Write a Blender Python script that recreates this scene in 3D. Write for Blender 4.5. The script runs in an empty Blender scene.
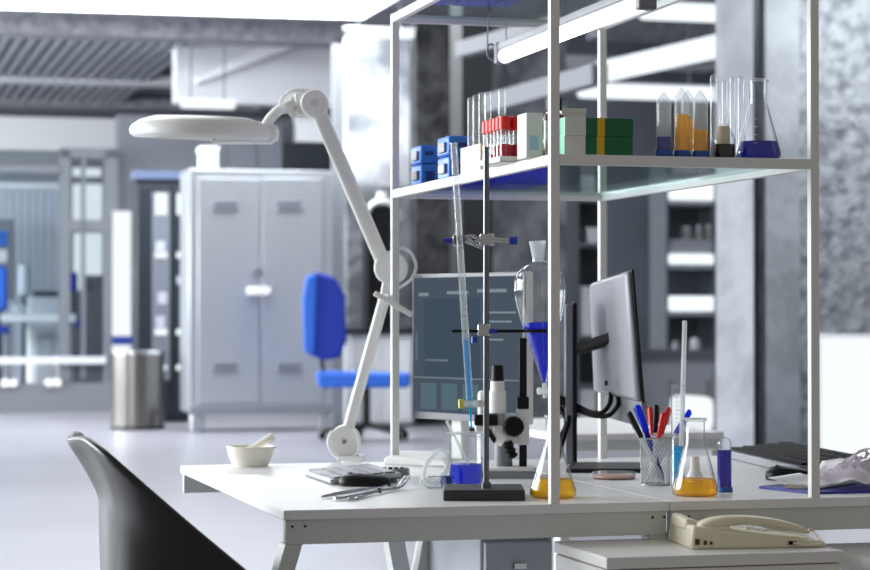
import bpy, bmesh, math, random
from mathutils import Vector, Matrix, Euler
random.seed(7)
SC = bpy.context.scene
COL = SC.collection
PI = math.pi
# ------------------------------------------------------------------ camera calibration
F, PITCH, TH = 2200.0, 0.014, 0.2653          # focal length (px, 870 wide), pitch, yaw of the room
AX, AY, CZ = 0.2032, 3.8584, 1.07             # foot of the near shelf post, camera height
CP, SP, CT, ST = math.cos(PITCH), math.sin(PITCH), math.cos(TH), math.sin(TH)
ZD, ZS, ZT = 0.74, 1.3544, 1.7524             # desk top, middle shelf, top shelf
def ray(px, py):
    v = -(py - 285) / F
    return Vector(((px - 435) / F, CP - SP * v, SP + CP * v))
def at(px, py, Y):                             # world point seen at a pixel, at depth Y
    r = ray(px, py); k = Y / r.y
    return Vector((r.x * k, Y, CZ + r.z * k))
def on(px, py, z):                             # world point on a horizontal plane
    r = ray(px, py); k = (z - CZ) / r.z
    return Vector((r.x * k, r.y * k, z))
def zat(py, Y):
    return at(435, py, Y).z
def LW(s, t, z=0.0):                           # room frame (s along desk front, t depth) -> world
    return Vector((AX + s * CT - t * ST, AY + s * ST + t * CT, z))
def WL(p):
    dx, dy = p[0] - AX, p[1] - AY
    return (dx * CT + dy * ST, -dx * ST + dy * CT)
def sx(px, t):                                 # s of the vertical line seen at column px, at room depth t
    k = (px - 435) / F
    return (k * AY + k * t * CT - AX + t * ST) / (CT - k * ST)
def YY(s, t):
    return AY + s * ST + t * CT
# ------------------------------------------------------------------ materials
def lin(c):
    c = c / 255.0
    return c / 12.92 if c <= 0.04045 else ((c + 0.055) / 1.055) ** 2.4
def C(r, g, b): return (lin(r), lin(g), lin(b), 1.0)
def newmat(name):
    m = bpy.data.materials.new(name); m.use_nodes = True
    nt = m.node_tree; nt.nodes.clear()
    return m, nt, nt.nodes, nt.links
def principled(name, col, rough=0.5, metal=0.0, noise=None, bump=None, spec=0.5, coat=0.0):
    m, nt, N, L = newmat(name)
    b = N.new('ShaderNodeBsdfPrincipled'); o = N.new('ShaderNodeOutputMaterial')
    b.inputs['Base Color'].default_value = col
    b.inputs['Roughness'].default_value = rough
    b.inputs['Metallic'].default_value = metal
    b.inputs['Specular IOR Level'].default_value = spec
    b.inputs['Coat Weight'].default_value = coat
    L.new(b.outputs[0], o.inputs[0])
    if noise or bump:
        tc = N.new('ShaderNodeTexCoord')
    if noise:                                  # (scale, other colour, contrast lo, hi, detail)
        n = N.new('ShaderNodeTexNoise'); n.inputs['Scale'].default_value = noise[0]
        n.inputs['Detail'].default_value = noise[4] if len(noise) > 4 else 4
        r = N.new('ShaderNodeValToRGB')
        r.color_ramp.elements[0].position = noise[2]; r.color_ramp.elements[0].color = col
        r.color_ramp.elements[1].position = noise[3]; r.color_ramp.elements[1].color = noise[1]
        L.new(tc.outputs['Object'], n.inputs['Vector']); L.new(n.outputs['Fac'], r.inputs[0])
        L.new(r.outputs[0], b.inputs['Base Color'])
    if bump:                                   # (scale, strength, distance)
        n2 = N.new('ShaderNodeTexNoise'); n2.inputs['Scale'].default_value = bump[0]; n2.inputs['Detail'].default_value = 5
        bp = N.new('ShaderNodeBump'); bp.inputs['Strength'].default_value = bump[1]; bp.inputs['Distance'].default_value = bump[2]
        L.new(tc.outputs['Object'], n2.inputs['Vector']); L.new(n2.outputs['Fac'], bp.inputs['Height']); L.new(bp.outputs[0], b.inputs['Normal'])
    return m
def emission(name, col, s):
    m, nt, N, L = newmat(name)
    e = N.new('ShaderNodeEmission'); o = N.new('ShaderNodeOutputMaterial')
    e.inputs[0].default_value = col; e.inputs[1].default_value = s
    L.new(e.outputs[0], o.inputs[0]); return m
def facing_fresnel(N, L, gloss=1.0):           # reflectance by viewing angle, equal from both sides of the surface
    lw = N.new('ShaderNodeLayerWeight'); lw.inputs['Blend'].default_value = 0.5
    pw = N.new('ShaderNodeMath'); pw.operation = 'POWER'; pw.inputs[1].default_value = 4.0
    mu = N.new('ShaderNodeMath'); mu.operation = 'MULTIPLY_ADD'; mu.inputs[1].default_value = 0.55 * gloss; mu.inputs[2].default_value = 0.04 * gloss; mu.use_clamp = True
    L.new(lw.outputs['Facing'], pw.inputs[0]); L.new(pw.outputs[0], mu.inputs[0])
    return mu
def glass(name, tint=(0.97, 0.985, 0.99, 1), edge=(0.45, 0.52, 0.56, 1), gloss=1.0, body=0.0):
    """thin clear glass: passes light, darkens and mirrors towards grazing angles"""
    m, nt, N, L = newmat(name)
    t = N.new('ShaderNodeBsdfTransparent'); g = N.new('ShaderNodeBsdfGlossy'); o = N.new('ShaderNodeOutputMaterial')
    lw = N.new('ShaderNodeLayerWeight'); lw.inputs['Blend'].default_value = 0.5
    ramp = N.new('ShaderNodeValToRGB')
    ramp.color_ramp.elements[0].position = 0.38; ramp.color_ramp.elements[0].color = tint
    ramp.color_ramp.elements[1].position = 0.97; ramp.color_ramp.elements[1].color = edge
    L.new(lw.outputs['Facing'], ramp.inputs[0]); L.new(ramp.outputs[0], t.inputs[0])
    g.inputs['Roughness'].default_value = 0.04
    mu = facing_fresnel(N, L, gloss)
    mx = N.new('ShaderNodeMixShader'); L.new(mu.outputs[0], mx.inputs[0]); L.new(t.outputs[0], mx.inputs[1]); L.new(g.outputs[0], mx.inputs[2])
    last = mx
    if body:
        d = N.new('ShaderNodeBsdfTranslucent'); d2 = N.new('ShaderNodeBsdfDiffuse'); ad = N.new('ShaderNodeMixShader'); ad.inputs[0].default_value = 0.5
        d.inputs[0].default_value = (0.9, 0.92, 0.92, 1); d2.inputs[0].default_value = (0.9, 0.92, 0.92, 1)
        L.new(d.outputs[0], ad.inputs[1]); L.new(d2.outputs[0], ad.inputs[2])
        mb_ = N.new('ShaderNodeMixShader'); mb_.inputs[0].default_value = body
        L.new(mx.outputs[0], mb_.inputs[1]); L.new(ad.outputs[0], mb_.inputs[2]); last = mb_
    L.new(last.outputs[0], o.inputs[0]); return m
def liquid(name, col, clear=0.3):
    m, nt, N, L = newmat(name)
    t = N.new('ShaderNodeBsdfTransparent'); d = N.new('ShaderNodeBsdfDiffuse'); tr = N.new('ShaderNodeBsdfTranslucent')
    g = N.new('ShaderNodeBsdfGlossy'); o = N.new('ShaderNodeOutputMaterial')
    for n in (t, d, tr): n.inputs[0].default_value = col
    t.inputs[0].default_value = (col[0] ** 0.5, col[1] ** 0.5, col[2] ** 0.5, 1)
    g.inputs['Roughness'].default_value = 0.06
    a = N.new('ShaderNodeMixShader'); a.inputs[0].default_value = 0.65
    L.new(d.outputs[0], a.inputs[1]); L.new(tr.outputs[0], a.inputs[2])
    b = N.new('ShaderNodeMixShader'); b.inputs[0].default_value = clear
    L.new(a.outputs[0], b.inputs[1]); L.new(t.outputs[0], b.inputs[2])
    fr = facing_fresnel(N, L, 0.8)
    c = N.new('ShaderNodeMixShader'); L.new(fr.outputs[0], c.inputs[0]); L.new(b.outputs[0], c.inputs[1]); L.new(g.outputs[0], c.inputs[2])
    L.new(c.outputs[0], o.inputs[0]); return m

M = {}
M['white_metal'] = principled('white_metal', C(236, 235, 232), 0.38)
M['desk_white'] = principled('desk_white', C(240, 240, 240), 0.3)
M['desk_frame'] = principled('desk_frame', C(214, 218, 214), 0.4)
M['lamp_white'] = principled('lamp_white', C(240, 240, 238), 0.35)
M['white_plastic'] = principled('white_plastic', C(238, 238, 236), 0.4)
M['ceramic'] = principled('ceramic', C(244, 240, 228), 0.25)
M['beige'] = principled('beige_plastic', C(228, 220, 196), 0.42)
M['black'] = principled('black_plastic', C(22, 22, 24), 0.42, spec=0.22)
M['black_chair'] = principled('black_chair_shell', C(24, 23, 25), 0.34)
M['black_matte'] = principled('black_matte', C(16, 16, 18), 0.7, spec=0.2)
M['grey_plastic'] = principled('grey_plastic', C(128, 130, 136), 0.4)
M['monitor_back'] = principled('monitor_back', C(138, 138, 148), 0.35)
M['key_dark'] = principled('key_dark', C(112, 114, 122), 0.4)
M['steel'] = principled('steel', C(196, 198, 200), 0.22, 1.0)
M['dark_steel'] = principled('dark_steel', C(110, 112, 116), 0.3, 1.0)
M['cast_iron'] = principled('cast_iron', C(44, 45, 48), 0.5)
M['bin_steel'] = principled('bin_steel', C(120, 118, 116), 0.3, 1.0)
M['blue_tip'] = principled('blue_tip', C(30, 60, 170), 0.4)
M['blue_box'] = principled('blue_rack_plastic', C(44, 118, 214), 0.4)
M['blue_dark'] = principled('blue_dark', C(14, 48, 120), 0.45)
M['navy_cap'] = principled('navy_cap', C(28, 80, 156), 0.4)
M['royal'] = liquid('royal_blue_bin', C(84, 84, 255), 0.1)
M['red'] = principled('red_plastic', C(232, 44, 30), 0.4)
M['green'] = principled('green_card', C(0, 104, 62), 0.5)
M['mint'] = principled('mint_card', C(150, 216, 184), 0.5)
M['yellow'] = principled('yellow_band', C(226, 184, 10), 0.5)
M['card_white'] = principled('card_white', C(226, 226, 224), 0.5)
M['label_blue'] = principled('label_blue', C(176, 204, 222), 0.6)
M['brown_glass'] = principled('brown_glass', C(84, 46, 34), 0.12)
M['cream'] = principled('cream_rack', C(238, 228, 204), 0.5)
M['cork'] = principled('cream_stopper', C(226, 214, 184), 0.6)
M['pink'] = principled('pink_medium', C(226, 176, 160), 0.4)
M['paper'] = principled('paper', C(236, 236, 238), 0.7)
M['bag'] = liquid('pale_bag', C(240, 233, 240), 0.25)
M['pinkpaper'] = principled('pale_wrapper', C(222, 214, 218), 0.5, bump=(30, 0.6, 0.01))
M['clipblue'] = principled('clipboard_blue', C(46, 52, 150), 0.45)
M['cyan'] = principled('cyan_edge', C(70, 160, 204), 0.5)
M['glass'] = glass('clear_glass', tint=(0.985, 0.99, 0.995, 1), edge=(0.36, 0.42, 0.46, 1), gloss=1.5, body=0.02)
M['thick_glass'] = glass('thick_glass', tint=(0.97, 0.98, 0.985, 1), edge=(0.3, 0.36, 0.4, 1), gloss=1.6, body=0.03)
M['tube_glass'] = glass('tube_glass', tint=(0.97, 0.98, 0.985, 1), edge=(0.3, 0.36, 0.4, 1), gloss=1.6, body=0.12)
M['frost'] = glass('frosted_glass', tint=(0.9, 0.92, 0.93, 1), edge=(0.7, 0.74, 0.76, 1), gloss=0.6, body=0.55)
M['cloudy'] = glass('cloudy_plastic', tint=(0.92, 0.94, 0.95, 1), edge=(0.6, 0.64, 0.66, 1), gloss=0.9, body=0.2)
M['shelf_glass'] = glass('shelf_glass', tint=(0.9, 0.94, 0.935, 1), edge=(0.7, 0.8, 0.79, 1), gloss=0.45)
M['pane'] = glass('pane_glass', tint=(0.86, 0.9, 0.92, 1), edge=(0.6, 0.68, 0.7, 1), gloss=0.8)
M['liq_blue'] = liquid('deep_blue_liquid', C(0, 62, 232), 0.45)
M['liq_navy'] = liquid('navy_liquid', C(0, 18, 176), 0.25)
M['liq_cyan'] = liquid('bright_blue_liquid', C(0, 186, 236), 0.6)
M['liq_yellow'] = liquid('yellow_liquid', C(255, 208, 0), 0.62)
M['liq_orange'] = liquid('orange_liquid', C(255, 196, 0), 0.62)
M['liq_magenta'] = liquid('magenta_liquid', C(200, 20, 70), 0.2)
M['liq_black'] = liquid('black_liquid', C(22, 20, 40), 0.1)
M['floor'] = principled('floor_vinyl', C(152, 151, 160), 0.3, noise=(0.6, C(140, 139, 148), 0.35, 0.65))
M['concrete_light'] = principled('concrete_light', C(204, 209, 216), 0.8, noise=(3.5, C(176, 182, 190), 0.42, 0.62, 6), bump=(12, 0.25, 0.05))
M['concrete'] = principled('concrete_rough', C(202, 208, 215), 0.85, noise=(11.0, C(144, 150, 160), 0.42, 0.66, 8), bump=(8, 0.7, 0.12))
M['stone_dark'] = principled('stone_dark', C(62, 62, 66), 0.85, noise=(5.0, C(30, 30, 34), 0.4, 0.62, 6), bump=(8, 0.5, 0.1))
M['stone_mid'] = principled('stone_mid', C(128, 130, 136), 0.85, noise=(3.0, C(84, 86, 92), 0.4, 0.62, 6), bump=(8, 0.5, 0.1))
M['plaster_white'] = principled('plaster_white', C(226, 228, 232), 0.8)
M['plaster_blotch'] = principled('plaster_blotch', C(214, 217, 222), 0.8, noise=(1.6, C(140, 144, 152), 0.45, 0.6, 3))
M['wall_blue'] = principled('wall_blue_grey', C(166, 176, 188), 0.7)
M['beam_grey'] = principled('beam_grey', C(140, 140, 148), 0.7, noise=(9, C(112, 113, 122), 0.4, 0.6))
M['beam_light'] = principled('beam_light', C(206, 208, 214), 0.6)
M['deck'] = principled('metal_deck', C(150, 154, 164), 0.5, 0.3)
M['frame_grey'] = principled('frame_grey', C(104, 108, 116), 0.5)
M['sill_grey'] = principled('sill_grey', C(112, 115, 122), 0.55)
M['panel_dark'] = principled('panel_dark', C(104, 110, 120), 0.45)
M['black_wall'] = principled('black_wall', C(24, 26, 30), 0.6)
M['silver'] = principled('silver_enamel', C(178, 182, 188), 0.32, 0.55)
M['silver_dark'] = principled('silver_dark', C(140, 144, 152), 0.35, 0.4)
M['cab_dark'] = principled('cabinet_dark', C(22, 30, 40), 0.45)
M['cab_top'] = principled('cabinet_blue_grey', C(86, 100, 128), 0.5)
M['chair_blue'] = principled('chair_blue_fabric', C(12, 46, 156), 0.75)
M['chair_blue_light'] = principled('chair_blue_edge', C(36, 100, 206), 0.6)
M['lab_grey'] = principled('lab_grey', C(172, 176, 186), 0.5)
M['curtain'] = principled('slat_blind', C(222, 227, 236), 0.7)
M['led'] = emission('led_white', (0.86, 0.94, 0.98, 1), 1.15)
M['tube_led'] = emission('tube_white', (1, 0.99, 1, 1), 5.0)
M['ceil_led'] = emission('ceiling_panel_light', (0.93, 0.97, 1, 1), 9.0)
M['door_led'] = emission('bright_doorway_light', (0.92, 0.96, 1, 1), 0.95)  # windows and doorway; also makes the glare panel and low cabinet at right glow
M['screen'] = emission('screen_dark_blue', C(70, 80, 92), 1.0)
M['screen_panel'] = emission('screen_panel_tone', C(60, 73, 88), 1.0)
M['screen_text'] = emission('screen_text_light', C(122, 134, 144), 1.0)
M['screen_box'] = emission('screen_tile', C(80, 102, 110), 1.0)
M['tv_blue'] = emission('far_screen_blue', C(60, 120, 220), 0.8)
# ------------------------------------------------------------------ mesh helpers
class MB:
    def __init__(self, o=(0, 0, 0)):
        self.bm = bmesh.new(); self.o = Vector(o)
    def _add(self, verts, faces):
        vs = [self.bm.verts.new(Vector(v) - self.o) for v in verts]
        for f in faces:
            try: self.bm.faces.new([vs[i] for i in f])
            except ValueError: pass
        return vs
    def box(self, x0, x1, y0, y1, z0, z1):
        v = [(x, y, z) for z in (z0, z1) for y in (y0, y1) for x in (x0, x1)]
        self._add(v, [(0, 2, 3, 1), (4, 5, 7, 6), (0, 1, 5, 4), (2, 6, 7, 3), (0, 4, 6, 2), (1, 3, 7, 5)]); return self
    def hexa(self, bot, top):                  # 4 bottom + 4 top corners, same winding
        self._add(list(bot) + list(top), [(3, 2, 1, 0), (4, 5, 6, 7), (0, 1, 5, 4), (1, 2, 6, 5), (2, 3, 7, 6), (3, 0, 4, 7)]); return self
    def obox(self, c, size, rot=(0, 0, 0)):
        R = Euler(rot).to_matrix(); c = Vector(c); hx, hy, hz = [q / 2 for q in size]
        v = [c + R @ Vector((x, y, z)) for z in (-hz, hz) for y in (-hy, hy) for x in (-hx, hx)]
        self._add(v, [(0, 2, 3, 1), (4, 5, 7, 6), (0, 1, 5, 4), (2, 6, 7, 3), (0, 4, 6, 2), (1, 3, 7, 5)]); return self
    def beam(self, p0, p1, w, h, up=(0, 0, 1)):   # rectangular bar between two points
        p0, p1 = Vector(p0), Vector(p1); d = (p1 - p0).normalized(); u = Vector(up)
        sd = d.cross(u).normalized(); u = sd.cross(d).normalized()
        def q(p): return [p + sd * a * w / 2 + u * b * h / 2 for a, b in ((-1, -1), (1, -1), (1, 1), (-1, 1))]
        return self.hexa(q(p0), q(p1))
    def cyl(self, p0, p1, r0, r1=None, n=28, cap=True):
        r1 = r0 if r1 is None else r1
        p0, p1 = Vector(p0), Vector(p1); d = (p1 - p0).normalized()
        a = d.orthogonal().normalized(); b = d.cross(a)
        v = [p + (a * math.cos(2 * PI * i / n) + b * math.sin(2 * PI * i / n)) * r for p, r in ((p0, r0), (p1, r1)) for i in range(n)]
        f = [(i, (i + 1) % n, n + (i + 1) % n, n + i) for i in range(n)]
        if cap: f += [tuple(range(n - 1, -1, -1)), tuple(range(n, 2 * n))]
        self._add(v, f); return self
    def lathe(self, prof, o=(0, 0, 0), n=40, axis=None, closed=False):
        """profile of (r, z); axis: rotation matrix"""
        o = Vector(o); R = axis or Matrix.Identity(3); idx = []; V = []
        for r, z in prof:
            if r < 1e-6: idx.append([len(V)]); V.append(o + R @ Vector((0, 0, z)))
            else:
                idx.append(list(range(len(V), len(V) + n)))
                V += [o + R @ Vector((r * math.cos(2 * PI * i / n), r * math.sin(2 * PI * i / n), z)) for i in range(n)]
        fs = []; pairs = list(zip(idx, idx[1:])) + ([(idx[-1], idx[0])] if closed else [])
        for A_, B_ in pairs:
            for i in range(n):
                j = (i + 1) % n
                if len(A_) == 1 and len(B_) == 1: continue
                if len(A_) == 1: fs.append((A_[0], B_[j], B_[i]))
                elif len(B_) == 1: fs.append((A_[i], A_[j], B_[0]))
                else: fs.append((A_[i], A_[j], B_[j], B_[i]))
        self._add(V, fs); return self
    def tube(self, pts, r, n=10, smooth=8, closed=False):
        P = [Vector(p) for p in pts]
        if smooth and len(P) > 2:
            Q = []; m = len(P)
            rng = range(m) if closed else range(m - 1)
            for i in rng:
                if closed: a, b, c, d = P[i - 1], P[i], P[(i + 1) % m], P[(i + 2) % m]
                else: a, b, c, d = P[max(i - 1, 0)], P[i], P[i + 1], P[min(i + 2, m - 1)]
                for k in range(smooth):
                    u = k / smooth
                    Q.append(0.5 * ((2 * b) + (c - a) * u + (2 * a - 5 * b + 4 * c - d) * u * u + (3 * b - a - 3 * c + d) * u ** 3))
            if not closed: Q.append(P[-1])
            P = Q
        V = []; fs = []; m = len(P); nrm = None
        for i, p in enumerate(P):
            if closed: d = (P[(i + 1) % m] - P[i - 1]).normalized()
            else: d = (P[min(i + 1, m - 1)] - P[max(i - 1, 0)]).normalized()
            if nrm is None: nrm = d.orthogonal().normalized()
            nrm = (nrm - d * nrm.dot(d)).normalized(); b = d.cross(nrm)
            rr = r[min(i * len(r) // m, len(r) - 1)] if isinstance(r, (list, tuple)) else r
            V += [p + (nrm * math.cos(2 * PI * k / n) + b * math.sin(2 * PI * k / n)) * rr for k in range(n)]
        for i in range(m if closed else m - 1):
            for k in range(n):
                i2 = (i + 1) % m
                fs.append((i * n + k, i * n + (k + 1) % n, i2 * n + (k + 1) % n, i2 * n + k))
        if not closed: fs += [tuple(range(n - 1, -1, -1)), tuple(range((m - 1) * n, m * n))]
        self._add(V, fs); return self
    def fbeam(self, p0, p1, depth, inplane, up=(0, 1, 0)):
        return self.beam(p0, p1, inplane, depth, up)
    def prism(self, poly, y0, y1):             # polygon in x,z extruded along y
        n = len(poly)
        v = [(x, y0, z) for x, z in poly] + [(x, y1, z) for x, z in poly]
        f = [tuple(range(n)), tuple(range(2 * n - 1, n - 1, -1))] + [(i, n + i, n + (i + 1) % n, (i + 1) % n) for i in range(n)]
        self._add(v, f); return self
    def ball(self, c, r, sc=(1, 1, 1), n=20):
        R = Matrix.Diagonal(sc); c = Vector(c)
        prof = [(r * math.sin(PI * i / 12), -r * math.cos(PI * i / 12)) for i in range(13)]
        prof[0] = (0, -r); prof[-1] = (0, r)
        return self.lathe(prof, o=c, n=n, axis=R)
    def build(self, name, mat, parent=None, bevel=0.0, frame=None, smooth=True, wire=None, solid=None, subsurf=0):
        bmesh.ops.recalc_face_normals(self.bm, faces=self.bm.faces)
        me = bpy.data.meshes.new(name); self.bm.to_mesh(me); self.bm.free()
        if smooth:
            for p in me.polygons: p.use_smooth = True
            me.set_sharp_from_angle(angle=math.radians(38))
        me.materials.append(M[mat] if isinstance(mat, str) else mat)
        o = bpy.data.objects.new(name, me); COL.objects.link(o)
        if parent: o.parent = parent
        if frame == 'room': o.location = (AX, AY, 0); o.rotation_euler = (0, 0, TH)
        if solid:
            md = o.modifiers.new('solid', 'SOLIDIFY'); md.thickness = solid; md.offset = 0
        if wire:
            md = o.modifiers.new('wire', 'WIREFRAME'); md.thickness = wire; md.use_replace = True
        if subsurf:
            md = o.modifiers.new('sub', 'SUBSURF'); md.levels = subsurf; md.render_levels = subsurf
        if bevel:
            md = o.modifiers.new('bevel', 'BEVEL'); md.width = bevel; md.segments = 2; md.limit_method = 'ANGLE'; md.angle_limit = math.radians(40)
        return o
def tag(o, label=None, cat=None, group=None, kind=None):
    if label: o['label'] = label
    if cat: o['category'] = cat
    if group: o['group'] = group
    if kind: o['kind'] = kind
    return o
def thing(name, label, cat, loc, rot=0.0, group=None):
    o = bpy.data.objects.new(name, None); COL.objects.link(o)
    o.empty_display_size = 0.05
    o.location = loc; o.rotation_euler = (0, 0, rot)
    return tag(o, label, cat, group)
def copy_tree(o, parent=None):
    c = o.copy(); COL.objects.link(c); c.parent = parent
    for ch in list(o.children): copy_tree(ch, c)
    return c
def struct(o, label=None):
    return tag(o, label, None, None, 'structure')
class BG:
    """a background thing built in the room frame; its Empty stands at the foot of its first column"""
    def __init__(self, name, label, cat, px, t, z=0.0, group=None):
        self.s, self.t, self.z = sx(px, t), t, z
        self.root = thing(name, label, cat, LW(self.s, t, z), TH, group)
        self.Y = YY(self.s, t)
    def mb(self): return MB((self.s, self.t, self.z))
    def px(self, mb, x0, x1, y0, y1, dt, dep):
        t = self.t + dt
        s0, s1 = sx(x0, t), sx(x1, t); Y = YY((s0 + s1) / 2, t)
        return mb.box(s0, s1, t, t + dep, zat(y1, Y), zat(y0, Y))
    def part(self, name, mat, x0, x1, y0, y1, dt, dep, parent=None, bevel=0.0):
        return self.px(self.mb(), x0, x1, y0, y1, dt, dep).build(name, mat, parent or self.root, bevel)
def pxbox(mb, x0, x1, y0, y1, t, dep):
    s0, s1 = sx(x0, t), sx(x1, t); Y = YY((s0 + s1) / 2, t)
    return mb.box(s0, s1, t, t + dep, zat(y1, Y), zat(y0, Y))

# ================================================================== SETTING
struct(MB().box(-9, 22, -6, 40, -0.1, 0).build('floor', 'floor', frame='room'))
CEIL = 4.2
struct(MB().box(-9, 22, 3, 40, CEIL, CEIL + 0.15).build('ceiling', 'beam_grey', frame='room'))
struct(MB().box(-9, 22, 33, 33.3, 0, CEIL).build('wall_back', 'wall_blue', frame='room'))
# beams and decks under the ceiling, far left
def trim(n, mat, x0, x1, y0, y1, t, dep):
    return struct(pxbox(MB(), x0, x1, y0, y1, t, dep).build('trim_%d' % n, mat, frame='room'))
def zbeam(n, mat, s0, s1, t0, t1, z0, z1):
    return struct(MB().box(s0, s1, t0, t1, z0, z1).build('trim_%d' % n, mat, frame='room'))
trim(1, 'beam_grey', -60, 420, 16, 38, 19.4, 0.5)
trim(2, 'beam_light', -60, 178, 71, 81, 24.2, 0.5)
trim(3, 'beam_grey', -60, 260, 97, 107, 27.5, 0.6)
trim(4, 'beam_light', 176, 345, 40, 104, 20.6, 0.3)
# corrugated metal deck seen between the beams
mb = MB(); s_a, s_b = sx(-60, 22), sx(178, 22); n = 19
for i in range(n):
    a = s_a + (s_b - s_a) * i / n; w = (s_b - s_a) / n
    mb.box(a, a + w * 0.55, 20.2, 27.3, CEIL - 0.16, CEIL - 0.02)
struct(mb.build('trim_5', 'deck', frame='room'))
# diagonal light bulkhead on the far ceiling
mb = MB(); a0 = sx(196, 20.5); a1 = sx(268, 20.5); Yq = YY(a0, 20.5)
mb.prism([(a0, zat(84, Yq)), (a0, zat(78, Yq)), (a1, zat(40, Yq)), (a1 + 0.4, zat(40, Yq))], 20.45, 20.58)
struct(mb.build('trim_6', 'plaster_white', frame='room'))
# pillars and walls behind the bench
def wall(name, mat, x0, x1, t, dep, z1=CEIL, z0=0.0):
    s0, s1 = sx(x0, t), sx(x1, t)
    return struct(MB().box(s0, s1, t, t + dep, z0, z1).build(name, mat, frame='room'))
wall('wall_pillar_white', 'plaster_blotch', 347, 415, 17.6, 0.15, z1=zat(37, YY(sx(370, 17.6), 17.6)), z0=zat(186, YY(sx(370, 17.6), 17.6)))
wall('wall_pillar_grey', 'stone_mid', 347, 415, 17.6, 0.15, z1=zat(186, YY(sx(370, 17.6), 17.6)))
wall('trim_7', 'silver', 333, 344, 17.0, 0.08, z1=zat(44, YY(sx(337, 17.0), 17.0)))
wall('wall_stone', 'stone_dark', 416, 462, 17.3, 0.25)
wall('wall_black', 'black_wall', 462, 493, 15.3, 0.4)
wall('wall_middle', 'stone_mid', 493, 566, 16.0, 0.4)
wall('wall_side', 'panel_dark', 566, 720, 19.0, 0.4)
pc0 = at(716, 300, 12.9); colw = 37 * 12.9 / F
colo = struct(MB().box(0, colw, 0, 0.5, 0, CEIL).build('wall_pillar_concrete', 'concrete_light')); colo.location = (pc0.x, pc0.y, 0); colo.rotation_euler = (0, 0, -0.15)
wall('trim_9', 'cab_dark', 752, 759, 8.74, 0.4)
wall('wall_right', 'concrete', 760, 1040, 8.8, 0.4)
wall('trim_10', 'concrete_light', 766, 800, 8.72, 0.07)
# ceiling strips behind the shelf (right of centre)
trim(11, 'beam_grey', 604, 720, 20, 36, 16.5, 0.5)
trim(12, 'beam_light', 560, 720, 57, 66, 18.3, 0.4)
# skirting of the left glass wall and the wall above it
T_G = 21.0
gs0, gs1 = sx(-60, T_G), sx(118, T_G); gY = YY(gs1, T_G)
struct(MB().box(gs0, gs1, T_G, T_G + 0.25, 0, zat(383, gY)).build('wall_left', 'sill_grey', frame='room'))
struct(MB().box(sx(118, T_G + 0.3), sx(340, T_G + 0.3), T_G + 0.3, T_G + 0.6, 0, zat(112, gY)).build('wall_rear_panel', 'frame_grey', frame='room'))
# ================================================================== BENCH: two desks
DS = -0.476; DD = 1.165; SEAM = 0.222
def leg_poly(mb, s0, s1, t0, t1, zt, ds, shrink=0.72):
    w = (s1 - s0) * shrink; c = (s0 + s1) / 2 + ds
    mb.hexa([(c - w / 2, t0, 0.0), (c + w / 2, t0, 0.0), (c + w / 2, t1, 0.0), (c - w / 2, t1, 0.0)],
            [(s0, t0, zt), (s1, t0, zt), (s1, t1, zt), (s0, t1, zt)])
def desk(name, label, s0, s1, splay_l, splay_r):
    r = thing(name, label, 'desk', LW(s0, 0, 0), TH)
    o = (s0, 0, 0)
    MB(o).box(s0, s1, 0.0, DD, ZD - 0.017, ZD).build('tabletop', 'desk_white', r, bevel=0.0015)
    for nm, b in (('front_apron', (s0 + 0.004, s1 - 0.004, 0.006, 0.026)), ('back_apron', (s0 + 0.004, s1 - 0.004, DD - 0.026, DD - 0.006))):
        ap = MB(o).box(*b, ZD - 0.059, ZD - 0.017).build(nm, 'desk_frame', r, bevel=0.001)
        if nm == 'front_apron':
            for sc_ in (0.012, 0.034, s1 - s0 - 0.012, s1 - s0 - 0.034):
                MB(o).cyl((s0 + sc_ + 0.004, 0.008, ZD - 0.028), (s0 + sc_ + 0.004, 0.004, ZD - 0.028), 0.0022, n=12).build('screw', 'black', ap)
    for s in (s0 + 0.16, s1 - 0.05):
        MB(o).box(s - 0.012, s + 0.012, 0.026, DD - 0.026, ZD - 0.04, ZD - 0.017).build('side_rail', 'desk_frame', r)
    for t0 in (0.008, DD - 0.075):
        if t0 > 0.5 and name == 'lab_desk' and s0 < 0: pass
        else: m1 = MB(o); leg_poly(m1, s0 + 0.004, s0 + 0.034, t0, t0 + 0.05, ZD - 0.059, splay_l); m1.build('leg', 'desk_frame', r)
        m1 = MB(o); leg_poly(m1, s1 - 0.034, s1 - 0.004, t0, t0 + 0.05, ZD - 0.059, splay_r); m1.build('leg', 'desk_frame', r)
    return r
desk('lab_desk', 'white lab desk at the left end, holding the keyboard and mortar', DS, SEAM - 0.0005, -0.2, 0.2)
desk('lab_desk', 'white lab desk carrying the pen cup, with a telephone before it', SEAM + 0.0005, 1.6, -0.12, 0.2)
# trestle under the left desk
r = thing('trestle', 'grey splayed trestle standing under the middle of the left desk', 'trestle', LW(0.0, 0.75, 0), TH)
for a, dv in ((379, 0.13), (427, -0.13)):
    s = sx(a, 0.75); s2 = sx(a + 17, 0.75); m1 = MB((0, 0.75, 0)); leg_poly(m1, s, s2, 0.73, 0.78, ZD - 0.06, dv, 0.85); m1.build('leg', 'desk_frame', r)
MB((0, 0.75, 0)).box(sx(379, 0.75), sx(444, 0.75), 0.73, 0.78, ZD - 0.059, ZD - 0.018).build('top_bar', 'desk_frame', r)
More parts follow.
